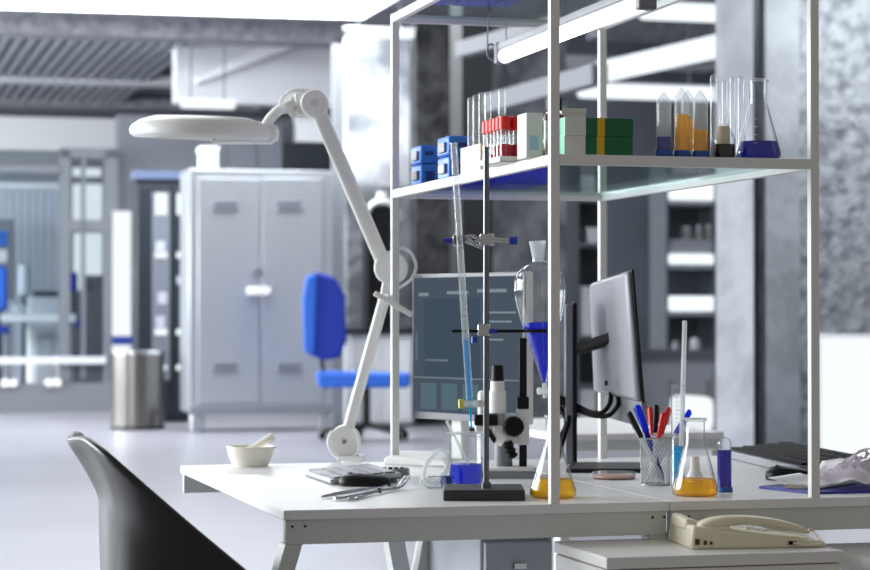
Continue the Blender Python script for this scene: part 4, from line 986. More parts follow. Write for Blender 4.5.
sheet('plastic_bag', 'crumpled pale plastic bag heaped at the right desk end', 'bag', [a_ + Vector((0, 0, 0.022)) for a_ in q], 22, 16,
      lambda u, v: 0.004 + 0.045 * (math.sin(PI * min(1, u * 0.75 + 0.05)) ** 1.5) * math.sin(PI * (0.15 + 0.7 * v)) + random.uniform(-0.005, 0.005), 'bag', 0.001)
# ------------------------------------------------------------------ pedestal, phone, acrylic sheet
ZP = 0.672
e0, e1 = on(607.5, 557.6, ZP), on(840, 550, ZP)
s0, t0 = WL(e0); s1 = WL(e1)[0]; PD = 0.275
r = thing('pedestal', 'white metal drawer pedestal carrying the beige telephone', 'pedestal', LW(s0, t0, 0), TH); o = (s0, t0, 0)
MB(o).box(s0 - 0.002, s1 + 0.002, t0 - 0.002, t0 + PD, ZP - 0.02, ZP).build('top', 'white_metal', r, bevel=0.002)
MB(o).box(s0, s1, t0 + 0.002, t0 + PD - 0.002, 0.06, ZP - 0.022).build('carcass', 'white_metal', r, bevel=0.002)
for z0, z1 in ((0.08, 0.3), (0.31, 0.48), (0.49, ZP - 0.03)):
    dr = MB(o).box(s0 + 0.004, s1 - 0.004, t0 - 0.016, t0 + 0.002, z0, z1).build('drawer', 'white_metal', r, bevel=0.003)
    MB(o).box(s0 + 0.12, s1 - 0.12, t0 - 0.022, t0 - 0.016, z1 - 0.045, z1 - 0.03).build('handle', 'steel', dr, bevel=0.001)
for a in (s0 + 0.04, s1 - 0.04):
    for b in (t0 + 0.04, t0 + PD - 0.04): MB(o).cyl((a, b - 0.01, 0.03), (a, b + 0.01, 0.03), 0.03, n=18).build('caster', 'black', r)
p = on(748, 546, ZP); k = p.y / F
r = thing('telephone', 'beige corded desk telephone on the white pedestal in front of the desk', 'telephone', p, TH * 0.55)
def tx(px): return (px - 748) * k
Wp0, Wp1 = tx(682), tx(823)
def tz(py): return zat(py, p.y - 0.02) - ZP
D0, D1 = -0.045, 0.12
hL, hR = tz(521) , tz(540)
MB().hexa([(Wp0, D0, 0.0), (Wp1, D0, 0.0), (Wp1, D1, 0.0), (Wp0, D1, 0.0)],
          [(Wp0 + 0.006, D0 + 0.004, hL * 0.88), (Wp1 - 0.004, D0 + 0.004, hR * 0.8), (Wp1 - 0.004, D1 - 0.004, hR * 0.85), (Wp0 + 0.006, D1 - 0.004, hL * 0.95)]).build('body', 'beige', r, bevel=0.008)
# handset: arched bar along the near side
pts = [(692, 527), (706, 522.5), (730, 519.5), (752, 520), (775, 523.5), (796, 529), (807, 533)]
m = MB(); prof2 = []; n = 16; V = []
hw = [0.018, 0.024, 0.019, 0.017, 0.018, 0.022, 0.017]; hh = [4.5, 6.2, 5.0, 4.4, 4.4, 4.6, 2.6]
from mathutils import geometry as _g
for (px, py), w, h in zip(pts, hw, hh):
    for i in range(n):
        a = 2 * PI * i / n; ca, sa = math.cos(a), math.sin(a)
        V.append((tx(px), -0.015 + w * math.copysign(abs(ca) ** 0.7, ca), tz(py) + h * k * math.copysign(abs(sa) ** 0.7, sa)))
fs = [(j * n + i, j * n + (i + 1) % n, (j + 1) * n + (i + 1) % n, (j + 1) * n + i) for j in range(len(pts) - 1) for i in range(n)] + [tuple(range(n - 1, -1, -1)), tuple(range((len(pts) - 1) * n, len(pts) * n))]
m._add(V, fs); m.build('handset', 'beige', r, subsurf=1)
MB().hexa([(tx(690), -0.04, hL * 0.7), (tx(726), -0.04, hL * 0.68), (tx(726), 0.012, hL * 0.68), (tx(690), 0.012, hL * 0.7)], [(tx(692), -0.036, tz(525)), (tx(722), -0.036, tz(524)), (tx(722), 0.01, tz(524)), (tx(692), 0.01, tz(525))]).build('cradle', 'beige', r, bevel=0.004)
MB().hexa([(tx(683), 0.0, hL * 0.6), (tx(697), 0.0, hL * 0.6), (tx(697), 0.1, hL * 0.6), (tx(683), 0.1, hL * 0.6)], [(tx(684), 0.0, tz(519)), (tx(697), 0.0, tz(521)), (tx(697), 0.1, tz(519)), (tx(684), 0.1, tz(517))]).build('rear_ridge', 'beige', r, bevel=0.006)
for j in range(4):
    for i in range(3):
        x = tx(752) + i * 0.016; zz = hL * 0.93 + (hR * 0.84 - hL * 0.93) * ((x - Wp0) / (Wp1 - Wp0))
        MB().box(x, x + 0.011, 0.04 + j * 0.017, 0.051 + j * 0.017, zz - 0.004, zz + 0.003).build('key', 'white_plastic', r, bevel=0.001)
for px, w in ((689, 2.2), (697, 1.6), (703, 1.2)): MB().box(tx(px) - w * k, tx(px) + w * k, D0 - 0.001, D0 + 0.004, 0.008, 0.008 + 2.6 * w * k).build('socket', 'brown_glass', r)
MB().box(tx(782), tx(790), D0 - 0.001, D0 + 0.004, 0.006, 0.012).build('socket', 'black', r)
MB().tube([(tx(786), D0 - 0.002, 0.009), (tx(800), D0 - 0.006, 0.006), (tx(816), D0 + 0.004, 0.006), (tx(826), 0.02, 0.008), (tx(822), 0.05, 0.022), (tx(808), -0.012, tz(534))], 0.0022, 8).build('cord', 'beige', r)
# white acrylic sheet beyond the pedestal, modelled as a stool
q = [on(826, 556, 0.655), on(866, 566, 0.655), on(858, 533, 0.69), on(826, 534, 0.69)]
o = q[0].copy(); o.z = 0.0
sc2 = thing('side_stool', 'white plastic stool seat at the right, just past the telephone', 'stool', LW(sx(856, 0.0), -0.02, 0), TH)
ss, tt = sx(829, -0.02), -0.02; o3 = (sx(856, 0.0), -0.02, 0)
MB(o3).box(ss, ss + 0.34, tt - 0.2, tt + 0.14, 0.6, 0.645).build('seat', 'white_plastic', sc2, bevel=0.015)
for a in (ss + 0.04, ss + 0.3):
    for b in (tt - 0.16, tt + 0.1): MB(o3).cyl((a, b, 0), (a, b, 0.605), 0.014).build('leg', 'steel', sc2)
# ------------------------------------------------------------------ black moulded chair, lower left
YC = 3.72
o, k, X, Z = fv(110, YC, 0.0)
r = thing('shell_chair', 'black moulded plastic shell chair at the lower left, before the desk', 'chair', o, 0.24)
def cp(px, py): return X(px), Z(py)
nu, nv = 28, 22; V = []
# rim (top) and waist/seat lines as functions of u in [-1,1]; near side u=-1 (y towards camera)
def lerp_tab(tab, x):
    for (x0, a), (x1, b) in zip(tab, tab[1:]):
        if x <= x1:
            w = (x - x0) / (x1 - x0); w = w * w * (3 - 2 * w) if False else w
            return tuple(a[i] + (b[i] - a[i]) * w for i in range(len(a)))
    return tab[-1][1]
ROTC = 0.24
def halfw(u): return 0.225 * math.sin(min(abs(u) * 1.25, 1) * PI / 2)
def rp(u, px, py):                             # near rim point seen at a pixel, in the chair's own frame
    w = halfw(u); q = at(px, py, YC - w * math.cos(ROTC)) - o
    return ((q.x - w * math.sin(ROTC)) / math.cos(ROTC), q.z)
rim = [(0.0, rp(0, 106, 437)), (0.2, rp(.2, 114, 434)), (0.4, rp(.4, 126, 449)), (0.6, rp(.6, 157, 484)), (0.8, rp(.8, 202, 531)), (1.0, rp(1, 262, 590))]
low = [(0.0, (X(112), 0.5)), (0.2, (X(114), 0.495)), (0.4, (X(122), 0.485)), (0.6, (X(150), 0.47)), (0.8, (X(205), 0.455)), (1.0, (X(270), 0.45))]
for j in range(nv + 1):
    v = j / nv
    for i in range(nu + 1):
        u = -1 + 2 * i / nu; a = abs(u)
        xr, zr_ = lerp_tab(rim, a); xl, zl = lerp_tab(low, a)
        w = halfw(u) * (0.62 + 0.38 * v ** 0.8) * (1 if u > 0 else -1)
        belly = math.sin(PI * v) * -0.008
        x = xl + (xr - xl) * v + belly * (0.4 + 0.6 * (1 - a)); z = zl + (zr_ - zl) * v
        # rolled lip near the rim, strongest at the top centre
        if v > 0.7:
            e = (v - 0.7) / 0.3; x -= (0.066 * (1 - a) ** 1.1) * e ** 1.3
        V.append((x, w, z))
fs = [(j * (nu + 1) + i, j * (nu + 1) + i + 1, (j + 1) * (nu + 1) + i + 1, (j + 1) * (nu + 1) + i) for j in range(nv) for i in range(nu)]
m = MB(); m._add(V, fs); m.build('shell', 'black_chair', r, solid=0.014, subsurf=1)
# seat pan closing the shell
m = MB(); V = []; nn = 14
for i in range(nn + 1):
    a = i / nn; xl, zl = lerp_tab(low, a); w = halfw(a) * 0.62
    for j in range(9):
        q = -1 + j / 4; V.append((xl - 0.002, w * q, zl - 0.02 * (1 - q * q)))
fs = [(i * 9 + j, i * 9 + j + 1, (i + 1) * 9 + j + 1, (i + 1) * 9 + j) for i in range(nn) for j in range(8)]
m._add(V, fs); m.build('seat_pan', 'black_chair', r, solid=0.014)
cx = (X(118) + X(300)) / 2
MB().cyl((cx, 0, 0.1), (cx, 0, 0.47), 0.025).build('post', 'steel', r)
for i in range(5):
    a = 2 * PI * i / 5 + 0.3
    lg = MB().beam((cx, 0, 0.1), (cx + 0.28 * math.cos(a), 0.28 * math.sin(a), 0.06), 0.035, 0.025).build('leg', 'black', r, bevel=0.004)
    MB().cyl((cx + 0.28 * math.cos(a), 0.28 * math.sin(a) - 0.012, 0.026), (cx + 0.28 * math.cos(a), 0.28 * math.sin(a) + 0.012, 0.026), 0.026, n=16).build('caster', 'black', lg)
# ================================================================== BACKGROUND THINGS
# silver two-door locker cabinet
b = BG('locker', 'tall silver two door metal locker standing on short feet', 'locker', 186, 16.4)
b.part('carcass', 'silver', 189, 333, 170, 412, 0, 0.55, bevel=0.01)
for i, (x0, x1) in enumerate(((198, 260), (262, 323))):
    d = b.part('door', 'silver', x0, x1, 178, 404, -0.03, 0.03, bevel=0.008)
    for y0, y1 in ((200, 212), (362, 373)):
        v = b.part('vent', 'silver_dark', x0 + 15, x0 + 40, y0, y1, -0.045, 0.015, d, bevel=0.004)
        for q in range(3): b.part('slot', 'panel_dark', x0 + 18, x0 + 37, y0 + 2 + q * 3.4, y0 + 3.4 + q * 3.4, -0.048, 0.003, v)
    if i == 0:
        b.part('handle', 'white_plastic', 248, 271, 287, 295, -0.09, 0.06, d, bevel=0.01)
        m = b.mb(); s = sx(256, 16.37); m.cyl((s, 16.37, zat(272, b.Y)), (s, 16.31, zat(272, b.Y)), 0.035, n=20).build('lock_knob', 'steel', d)
b.part('bottom_rail', 'silver_dark', 189, 333, 405, 414, -0.04, 0.05, bevel=0.005)
for x0 in (191, 318):
    for dt in (0.0, 0.42): b.part('foot', 'silver', x0, x0 + 13, 412, 432.5, dt, 0.12, bevel=0.02)
# stainless waste bin
p = on(138, 429, 0); k = p.y / F
r = thing('waste_bin', 'round stainless steel waste bin left of the silver locker', 'bin', p)
R_ = 26 * k; H = zat(354, p.y)
MB().cyl((0, 0, 0), (0, 0, H), R_, n=40).build('body', 'bin_steel', r)
MB().lathe([(R_ * 0.8, H), (R_ * 1.04, H), (R_ * 1.04, H + 0.03), (R_ * 0.8, H + 0.03)], n=40, closed=True).build('rim', 'steel', r)
MB().cyl((0, 0, 0), (0, 0, 0.03), R_ * 1.02, n=40).build('base_ring', 'black', r)
# blue office chair
p = on(352, 440, 0); k = p.y / F; Yo = p.y
def oc(px, py, dy=0.0): return Vector(((px - 352) * k, dy, zat(py, Yo)))
r = thing('office_chair', 'blue swivel office chair beside the silver locker', 'chair', p)
def pad(poly, y0, y1, nm, mat, par, bv):
    return MB().prism([((x - 352) * k, zat(y, Yo)) for x, y in poly], y0, y1).build(nm, mat, par, bevel=bv)
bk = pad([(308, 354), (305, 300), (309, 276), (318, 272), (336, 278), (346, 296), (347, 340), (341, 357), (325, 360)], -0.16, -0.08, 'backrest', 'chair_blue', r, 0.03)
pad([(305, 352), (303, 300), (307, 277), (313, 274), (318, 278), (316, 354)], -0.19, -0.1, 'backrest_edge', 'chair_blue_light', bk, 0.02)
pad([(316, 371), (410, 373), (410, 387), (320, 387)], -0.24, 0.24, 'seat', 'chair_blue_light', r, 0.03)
MB().fbeam(oc(322, 356, -0.12), oc(326, 388, -0.05), 0.05, 0.03, (0, 1, 0)).build('back_bracket', 'black', r)
MB().cyl(oc(366, 388), oc(366, 425), 0.035).build('post', 'black', r)
for i in range(5):
    a = 2 * PI * i / 5 + 0.5; c0 = oc(366, 424); c1 = Vector((c0.x + 0.38 * math.cos(a), 0.38 * math.sin(a), 0.07))
    lg = MB().beam(c0, c1, 0.05, 0.035).build('leg', 'black', r)
    MB().cyl((c1.x, c1.y - 0.02, 0.035), (c1.x, c1.y + 0.02, 0.035), 0.035, n=16).build('caster', 'black', lg)
# white cabinet behind the blue chair
b = BG('white_cabinet', 'bright white cabinet behind the blue office chair', 'cabinet', 350, 16.9)
b.part('carcass', 'plaster_white', 350, 413, 334, 424, 0, 0.45, bevel=0.01)
for x0, x1 in ((352, 381), (383, 411)):
    d = b.part('door', 'plaster_white', x0, x1, 338, 420, -0.02, 0.02, bevel=0.005)
    b.part('handle', 'steel', x1 - 5, x1 - 3, 372, 384, -0.04, 0.02, d)
b.part('worktop', 'cab_dark', 348, 415, 329, 334, -0.05, 0.55)
# black round-topped unit on that cabinet
b = BG('autoclave', 'black round topped machine with a white rim on the white cabinet', 'machine', 372, 16.95, zat(329, YY(sx(380, 16.95), 16.95)))
m = b.mb(); Yq = b.Y; kq = Yq / F; sc0 = sx(382, 16.95)
m.prism([(sc0 + 14 * kq * math.cos(PI * i / 12), zat(215, Yq) + 10 * kq * math.sin(PI * i / 12)) for i in range(13)] + [(sc0 - 14 * kq, b.z), (sc0 + 14 * kq, b.z)], 16.95, 17.2).build('body', 'black', b.root)
b.mb().tube([(sc0 + 15 * kq * math.cos(PI * i / 12), 16.93, zat(213, Yq) + 12 * kq * math.sin(PI * i / 12)) for i in range(13)], 0.025, 8, 3).build('rim', 'white_plastic', b.root)
b.mb().cyl((sc0, 16.95, zat(203, Yq)), (sc0, 16.95, zat(192, Yq)), 0.05).build('knob', 'white_plastic', b.root)
# dark display cabinet with lit shelves
b = BG('display_cabinet', 'dark glazed cabinet with lit shelves left of the silver locker', 'cabinet', 133, 18.2)
b.part('carcass', 'cab_dark', 136, 190, 179, 422, 0, 0.2, bevel=0.01)
b.part('cornice', 'cab_top', 134, 192, 171, 179, -0.03, 0.25)
d = b.part('door', 'cab_dark', 137, 172, 186, 415, -0.03, 0.03, bevel=0.01)
b.part('glazing', 'panel_dark', 152, 170, 192, 380, -0.036, 0.006, d)
b.part('handle', 'steel', 133.5, 136, 268, 274, -0.07, 0.04, d)
d2 = b.part('door', 'cab_dark', 174, 190, 186, 415, -0.03, 0.03, bevel=0.01)
for x0, x1 in ((155, 167), (176.5, 184)):
    par = d if x0 < 170 else d2
    for y0, y1 in ((193, 215), (252, 258), (329, 335), (365, 370)): b.part('light', 'led', x0, x1, y0, y1, -0.046, 0.01, par, bevel=0.02)
for i, (y0, y1, x0) in enumerate(((241, 251, 156), (292, 304, 158), (316, 328, 156), (276, 284, 177))):
    b.part('stored_item', 'lab_grey', x0, x0 + 9, y0, y1, -0.042, 0.006, d if x0 < 170 else d2)
# objects on top of the cabinets
b = BG('carton', 'white carton standing on top of the silver locker', 'box', 203, 16.6, zat(170, YY(sx(203, 16.6), 16.6)))
b.part('body', 'plaster_white', 203, 218, 148, 170, 0, 0.3, bevel=0.01); b.part('lid', 'plaster_white', 202, 219, 146, 151, -0.01, 0.32)
# dark upper cabinets on the rear wall above the locker
b = BG('wall_cupboard', 'dark wall cupboard above the silver locker, behind the lamp', 'cupboard', 232, 21.1, zat(170, YY(sx(232, 21.1), 21.1)))
b.part('carcass', 'frame_grey', 232, 283, 124, 170, 0, 0.2); b.part('door', 'panel_dark', 234, 256, 127, 168, -0.02, 0.02); b.part('door', 'panel_dark', 258, 281, 127, 168, -0.02, 0.02)
b = BG('wall_cupboard', 'darker wall cupboard right of the magnifier lamp neck', 'cupboard', 284, 21.1, zat(170, YY(sx(284, 21.1), 21.1)))
b.part('carcass', 'black_wall', 284, 330, 143, 170, 0, 0.2); b.part('door', 'cab_dark', 286, 328, 145, 168, -0.02, 0.02)
b = BG('light_box', 'pale lit panel above the dark cupboard behind the lamp neck', 'light', 296, 21.1, zat(142, YY(sx(296, 21.1), 21.1)))
b.part('body', 'plaster_white', 296, 329, 116, 142, 0, 0.15)
# glass partition on the left
b = BG('glass_partition', 'grey framed glass partition wall closing the room at the far left', 'partition', -40, 21.0, zat(383, gY))
def fr(x0, x1, y0, y1, nm='mullion', mat='frame_grey', dt=0.06, dep=0.12): return b.part(nm, mat, x0, x1, y0, y1, dt, dep)
fr(60, 70, 150, 383); fr(104, 118, 150, 411); fr(82, 85.5, 156, 378, 'door_stile', 'panel_dark'); fr(-60, 62, 165, 172, 'transom'); fr(60, 118, 148, 158, 'transom')
fr(70, 104, 221, 231, 'transom'); fr(-60, 106, 357, 364, 'lit_rail', 'beam_light', 0.0, 0.1)
fr(-60, 60, 172, 357, 'pane', 'pane', 0.11, 0.01); fr(70, 104, 158, 372, 'pane', 'pane', 0.11, 0.01)
for x in (9, 53):
    for dx in (-4, 4):
        m = b.mb(); s = sx(x + dx, 21.0); m.cyl((s, 21.0, zat(382, gY)), (s, 20.94, zat(382, gY)), 0.045, n=16).build('clamp_knob', 'white_plastic', b.root)
# room behind the glass
b = BG('slat_blind', 'pale vertical slat blind behind the left glass partition', 'blind', -30, 25.0)
m = b.mb(); s0, s1 = sx(-40, 25), sx(62, 25); n = 26
for i in range(n):
    a = s0 + (s1 - s0) * i / n; w = (s1 - s0) / n
    m.hexa([(a, 25, 0.2), (a + w * 0.92, 25.03 + 0.02 * (i % 2), 0.2), (a + w * 0.92, 25.06, 0.2), (a, 25.03, 0.2)], [(a, 25, 2.7), (a + w * 0.92, 25.03 + 0.02 * (i % 2), 2.7), (a + w * 0.92, 25.06, 2.7), (a, 25.03, 2.7)])
m.build('slats', 'curtain', b.root, smooth=False)
b.mb().box(s0, s1, 24.97, 25.1, 2.7, 2.78).build('head_rail', 'beam_light', b.root)
struct(pxbox(MB(), -60, 116, 117, 150, 28.5, 0.3).build('wall_upper_left', 'plaster_white', frame='room'))
struct(pxbox(MB(), 62, 120, 160, 400, 27.0, 0.3).build('wall_inner', 'frame_grey', frame='room'))
for i, (x0, x1, y0, y1) in enumerate(((73, 82, 184, 220), (86, 102, 184, 220), (74, 82, 233, 290), (86, 102, 233, 275), (73, 101, 168, 176))):
    struct(pxbox(MB(), x0, x1, y0, y1, 26.9, 0.08).build('window_%d' % (i + 1), 'door_led', frame='room'))
struct(pxbox(MB(), 114, 131, 211, 336, 20.9, 0.3).build('window_6', 'door_led', frame='room'))
struct(pxbox(MB(), 114, 133, 336, 345, 20.88, 0.3).build('trim_20', 'blue_dark', frame='room'))
struct(pxbox(MB(), 114, 131, 345, 362, 20.9, 0.3).build('window_7', 'door_led', frame='room'))
b = BG('work_table', 'white work table behind the left glass partition', 'table', -20, 22.4)
b.part('tabletop', 'plaster_white', -40, 76, 314, 322, 0, 0.8, bevel=0.01)
for x in (-30, 8, 72): b.part('leg', 'frame_grey', x, x + 3, 322, 404, 0.1, 0.05)
b = BG('drawer_cabinet', 'white framed low cabinet under the table behind the glass', 'cabinet', 30, 22.9)
b.part('carcass', 'plaster_white', 30, 60, 327, 402, 0, 0.4); b.part('front', 'lab_grey', 36, 54, 333, 400, -0.02, 0.02)
b = BG('office_chair', 'bright blue chair at the left picture edge behind the glass', 'chair', 2, 22.0)
b.part('backrest', 'chair_blue_light', -12, 8, 266, 311, 0, 0.12, bevel=0.05); b.part('seat', 'chair_blue', -16, 10, 326, 334, -0.1, 0.5, bevel=0.03)
b.part('post', 'black', -3, 1, 334, 400, 0.1, 0.05); b.part('base', 'black', -14, 12, 398, 406, -0.1, 0.5); b.part('bracket', 'black', -3, 0, 308, 328, 0.12, 0.05)
b = BG('desk_chair', 'pale blue chair back standing behind the glass, right of the screen', 'chair', 24, 23.6)
b.part('backrest', 'wall_blue', 19, 30, 264, 296, 0, 0.1, bevel=0.04); b.part('seat', 'wall_blue', 16, 34, 306, 312, -0.3, 0.5); b.part('post', 'black', 23, 26, 296, 398, 0, 0.05); b.part('base', 'black', 14, 36, 394, 400, -0.2, 0.5)
b = BG('wall_screen', 'dark framed screen with blue picture at the left edge', 'screen', 0, 24.4)
b.part('frame', 'panel_dark', -14, 14, 219, 300, 0, 0.1, bevel=0.01); b.part('display', 'tv_blue', -10, 7, 231, 246, -0.01, 0.01); b.part('stand', 'panel_dark', -2, 3, 300, 400, 0.02, 0.06); b.part('panel', 'beam_light', -10, 7, 250, 262, -0.01, 0.01)
b = BG('storage_box', 'dark teal box on the table behind the glass', 'box', 36, 22.6, zat(314, YY(sx(36, 22.6), 22.6)))
b.part('body', 'cab_dark', 34, 58, 291, 297, 0.1, 0.2); b.part('base', 'lab_grey', 30, 60, 297, 314, 0.1, 0.25)
b = BG('visitor_chair', 'deep blue chair seen through the glass door', 'chair', 72, 24.5)
b.part('backrest', 'chair_blue', 66, 78, 272, 292, 0, 0.1, bevel=0.03); b.part('seat', 'chair_blue', 66, 82, 320, 326, -0.1, 0.4); b.part('post', 'black', 73, 76, 290, 399, 0.05, 0.05); b.part('base', 'black', 68, 82, 396, 402, -0.1, 0.4)
# rack of white boxes seen between the posts
b = BG('supply_rack', 'tall dark rack with white boxes seen between the shelf posts', 'rack', 566, 16.9)
b.part('side_panel', 'frame_grey', 566, 579, 172, 450, 0, 0.4); b.part('back_panel', 'cab_dark', 579, 604, 172, 450, 0.3, 0.05)
for y0 in (198, 243, 335, 384): b.part('shelf', 'panel_dark', 579, 604, y0, y0 + 4, 0, 0.3)
for i, (x0, x1, y0, y1) in enumerate(((581, 596, 176, 198), (581, 600, 287, 335), (580, 596, 390, 440), (588, 600, 228, 243))):
    bb = BG('white_box', ('white box on the top tier of the rack between the posts', 'large white box on the middle tier of the rack behind the monitor', 'white box at the bottom of the rack behind the monitor stand', 'little white box beneath the top tier of the rack')[i], 'box', x0, 16.91, zat(y1, YY(sx(x0, 16.9), 16.9)), 'white boxes in the rack')
    bb.part('body', 'plaster_white', x0, x1, y0, y1, 0, 0.25); bb.part('lid', 'plaster_white', x0, x1, y0 - 0.5, y0 + 3, -0.01, 0.27)
# door with handle, lit shelving
door_a = struct(pxbox(MB(), 606, 649, 195, 432, 18.75, 0.1).build('door_1', 'panel_dark', frame='room'))
door_b = struct(pxbox(MB(), 651, 668, 195, 432, 18.7, 0.1).build('door_2', 'frame_grey', frame='room'))
pxbox(MB(), 663, 666.5, 270, 296, 18.6, 0.08).build('handle', 'steel', door_b, bevel=0.01)
b = BG('lit_shelving', 'grey shelving with glowing white shelf strips beside the concrete pillar', 'shelving', 669, 18.0)
b.part('back_panel', 'panel_dark', 668, 718, 165, 350, 0.5, 0.05); b.part('side_panel', 'frame_grey', 666.5, 669, 165, 350, 0, 0.5); b.part('side_panel', 'frame_grey', 714.5, 717, 165, 350, 0, 0.5)
for y0, y1 in ((181, 201), (254, 265), (296, 312)):
    sh = b.part('shelf', 'lab_grey', 669, 715, y1 - 1, y1 + 4, 0, 0.5); b.part('light_strip', 'led', 669, 714.5, y0, y1 - 1, -0.03, 0.03, sh, bevel=0.03)
for i, (x0, x1, y0, y1, lb) in enumerate(((669, 714, 239, 254, 'long pale tray on the middle lit shelf'), (681, 692, 226, 239, 'cloudy jar standing left on the pale tray'), (695, 703, 225, 239, 'cloudy jar standing mid way on the pale tray'), (705, 713, 224, 239, 'cloudy jar at the right on the pale tray'))):
    Yq = YY(sx(x0, 18.0), 18.0)
    bb = BG('storage_tray' if i == 0 else 'jar', lb, 'tray' if i == 0 else 'jar', x0, 18.0, zat(y1, Yq), None if i == 0 else 'jars on the lit shelf')
    if i == 0: bb.part('body', 'lab_grey', x0, x1, y0, y1, 0.02, 0.3, bevel=0.02)
    else:
        cxs = sx((x0 + x1) / 2, 18.15); rr = (x1 - x0) / 2 * Yq / F; h = zat(y0, Yq) - zat(y1, Yq)
        bb.mb().lathe([(0, 0), (rr, 0), (rr, h * 0.7), (rr * 0.7, h * 0.8), (0, h * 0.8)], o=(cxs, 18.15, bb.z), n=20).build('body', 'frost', bb.root)
        bb.mb().lathe([(0, h * 0.8), (rr * 0.75, h * 0.8), (rr * 0.75, h), (0, h)], o=(cxs, 18.15, bb.z), n=20).build('lid', 'plaster_white', bb.root)
b = BG('lab_counter', 'grey lab counter below the lit shelving', 'counter', 606, 17.3)
b.part('carcass', 'lab_grey', 604, 720, 360, 450, 0, 0.6); b.part('worktop', 'frame_grey', 602, 722, 350, 360, -0.05, 0.7)
for x0, x1 in ((608, 640), (643, 675), (678, 712)): dd_ = b.part('door', 'lab_grey', x0, x1, 366, 446, -0.02, 0.02); b.part('handle', 'steel', x1 - 6, x1 - 3, 380, 396, -0.05, 0.03, dd_)
for i, (x0, x1, y0, lb) in enumerate(((690, 700, 338, 'white jar on the grey counter, left of its dark companion'), (672, 680, 341, 'grey jar on the grey counter under the lit shelves'))):
    Yq = YY(sx(x0, 17.5), 17.5); zc = zat(350, Yq) ; bb = BG('jar', lb, 'jar', x0, 17.5, zc); rr = (x1 - x0) / 2 * Yq / F; h = zat(y0, Yq) - zc; cxs = sx((x0 + x1) / 2, 17.5)
    bb.mb().lathe([(0, 0), (rr, 0), (rr, h * 0.75), (rr * 0.7, h * 0.85), (rr * 0.7, h), (0, h)], o=(cxs, 17.5, zc), n=20).build('body', ('plaster_white', 'lab_grey')[i], bb.root)
# white cabinet beside the pillar; its body glows to give the bright blobs
b = BG('washer', 'bright white cabinet low in front of the grey counter, left of the pillar', 'cabinet', 664, 13.0)
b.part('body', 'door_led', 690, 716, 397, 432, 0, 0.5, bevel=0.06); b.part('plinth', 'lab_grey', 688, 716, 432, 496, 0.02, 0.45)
# further white table behind the bench
b = BG('lab_desk', 'second white lab table further back behind the right monitor', 'desk', 560, 2.6)
b.part('tabletop', 'desk_white', 556, 724, 433, 440, 0, 1.0, bevel=0.003); b.part('apron', 'desk_frame', 558, 722, 440, 450, 0.02, 0.03)
for x0 in (560, 712): b.part('leg', 'desk_frame', x0, x0 + 9, 450, 720, 0.03, 0.06)
# glowing panel added in place of the overexposed glare on the right
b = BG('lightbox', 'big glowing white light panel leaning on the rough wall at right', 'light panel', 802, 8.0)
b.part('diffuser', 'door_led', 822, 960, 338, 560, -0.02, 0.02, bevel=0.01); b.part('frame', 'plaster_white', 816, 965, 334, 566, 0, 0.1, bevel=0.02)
# ceiling lights
def panel_light(label, quad, z, th=0.05, grp='ceiling light panels', mat='ceil_led', cat='ceiling light'):
    o = quad[0].copy(); o.z = z
    r = thing('ceiling_light', label, cat, o, 0, grp)
    bot = [Vector((q.x, q.y, z)) - o for q in quad]; top = [v + Vector((0, 0, th)) for v in bot]
    c = sum(bot, Vector()) / 4
    MB().hexa([c + (v - c) * 1.02 + Vector((0, 0, 0.004)) for v in bot], [c + (v - c) * 1.02 + Vector((0, 0, th)) for v in bot]).build('frame', 'plaster_white', r)
    MB().hexa(bot, [v + Vector((0, 0, 0.004)) for v in bot]).build('diffuser', mat, r)
    return r
zc = CEIL - 0.05
panel_light('huge white ceiling light panel across the top left corner', [on(-90, 6, zc), on(362, 19, zc), on(470, -45, zc), on(-90, -60, zc)], zc)
k_ = 0
for (s, t, lb) in ((-4.2, 4.0, 'near'), (-4.2, 7.5, 'mid'), (-1.2, 4.2, 'above the desk'), (-1.2, 8.5, 'beyond the desk'), (3.0, 4.2, 'right of the desk'), (5.0, 12.0, 'over the rear counter'), (-4.2, 11.0, 'far')):  # unseen panels added to brighten the desk, walls and rear counter
    panel_light('square ceiling light panel out over the floor, %s' % lb, [LW(s, t), LW(s + 1.6, t), LW(s + 1.6, t + 1.6), LW(s, t + 1.6)], zc)
def strip_light(label, x0, x1, y0, y1, t, mat='led'):
    Yq = YY(sx(x0, t), t); b = BG('strip_light', label, 'ceiling light', x0, t, zat(y1, Yq), 'far ceiling strip lights')
    b.part('diffuser', mat, x0, x1, y0, y1, 0, 0.12, bevel=0.04); b.part('housing', 'plaster_white', x0, x1, y0 - 2, y0, 0, 0.14)
    if zat(y0 - 2, Yq) < CEIL - 0.3:
        for x in (x0 + (x1 - x0) * 0.2, x0 + (x1 - x0) * 0.8): b.mb().cyl((sx(x, t), t + 0.06, zat(y0 - 2, Yq)), (sx(x, t), t + 0.06, CEIL), 0.01, n=8).build('hanging_rod', 'frame_grey', b.root)
strip_light('bright strip light low behind the green boxes and orange tubes', 580, 720, 85, 99, 16.2)
strip_light('bright strip light near the top behind the end of the tube lamp', 642, 722, 3, 20, 15.0)
strip_light('short strip light over the bright white pillar', 346, 416, 29, 37, 17.2)
strip_light('lens shaped strip light above the magnifier lamp head', 180, 236, 101, 108, 20.0)
def diag(label, a, b, h, mat, z):
    p0, p1 = on(*a, z), on(*b, z)
    ob = MB(p0).beam(p0, p1, 0.12, h).build('beam_light' if mat != 'led' else 'strip_light', mat); ob.location = p0
    return ob
ob = diag('', (598, 73), (722, 45), 0.17, 'led', 3.3); tag(ob, 'long slanting strip light crossing behind the tube lamp', 'ceiling light', 'far ceiling strip lights')
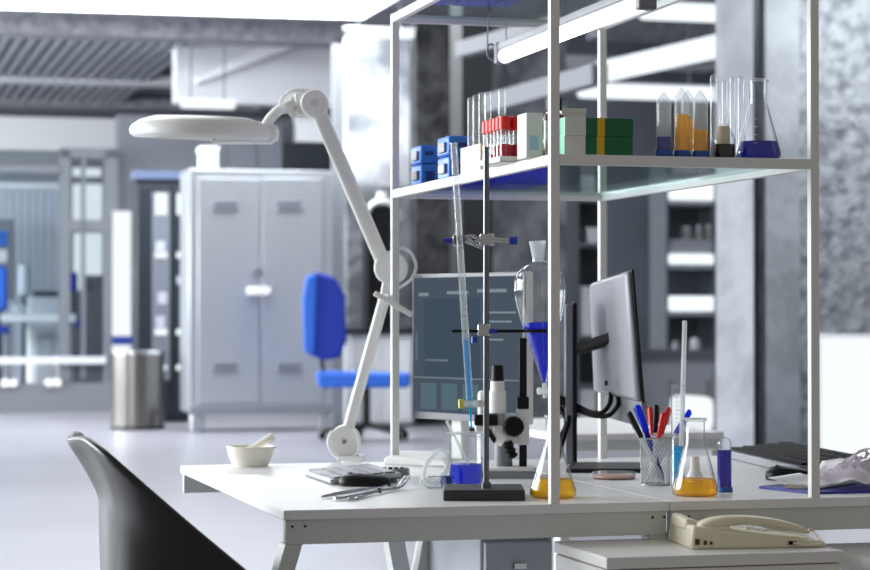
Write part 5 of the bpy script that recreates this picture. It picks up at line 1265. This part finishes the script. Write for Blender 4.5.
ob = diag('', (462, 50), (566, 22), 0.12, 'frame_grey', 3.2); ob.name = 'trim_30'; struct(ob)  # grey bars modelled in place of the strip light's dim reflection
ob = diag('', (490, 104), (600, 74), 0.14, 'frame_grey', 2.75); ob.name = 'trim_31'; struct(ob)
# ================================================================== LIGHT
def area(name, loc, target, sx_, sy_, power, col=(1, 1, 1)):
    l = bpy.data.lights.new(name, 'AREA'); l.shape = 'RECTANGLE'; l.size = sx_; l.size_y = sy_; l.energy = power; l.color = col
    o = bpy.data.objects.new(name, l); COL.objects.link(o); o.location = loc
    o.rotation_euler = (Vector(target) - Vector(loc)).to_track_quat('-Z', 'Y').to_euler(); return o
area('window_daylight', LW(-7.0, 4.8, 2.5), LW(0, 3.0, 0.9), 6.5, 3.2, 880, (0.94, 0.985, 1.0))  # added light from the left; no window is built there
area('rear_hall_daylight', LW(-6.5, 19.5, 2.4), LW(3, 20, 2.6), 12, 3.0, 1700, (0.94, 0.985, 1.0))  # added fill that brightens the rear of the room; no opening there
area('wall_washer', LW(sx(905, 7.9), 7.9, 3.1), LW(sx(880, 8.8), 8.8, 2.3), 0.6, 0.1, 11, (0.94, 0.985, 1.0))
w = bpy.data.worlds.new('world'); SC.world = w; w.use_nodes = True
bgn = w.node_tree.nodes['Background']; bgn.inputs[0].default_value = (0.93, 0.9, 0.86, 1); bgn.inputs[1].default_value = 0.26
# ================================================================== CAMERA
cam = bpy.data.cameras.new('camera'); co = bpy.data.objects.new('camera', cam); COL.objects.link(co); SC.camera = co
co.location = (0, 0, CZ); co.rotation_euler = (PI / 2 + PITCH, 0, 0)
cam.sensor_width = 36; cam.sensor_fit = 'HORIZONTAL'; cam.lens = F / 870 * 36
cam.dof.use_dof = True; cam.dof.focus_distance = 3.98; cam.dof.aperture_fstop = 6.3
cam.clip_end = 200
SC.view_settings.view_transform = 'Standard'; SC.view_settings.look = 'None'
SC.view_settings.exposure = 0.14; SC.view_settings.gamma = 1; SC.view_settings.use_curve_mapping = False
SC.cycles.use_denoising = True
SC.cycles.transparent_max_bounces = 32; SC.cycles.max_bounces = 10; SC.cycles.sample_clamp_indirect = 6
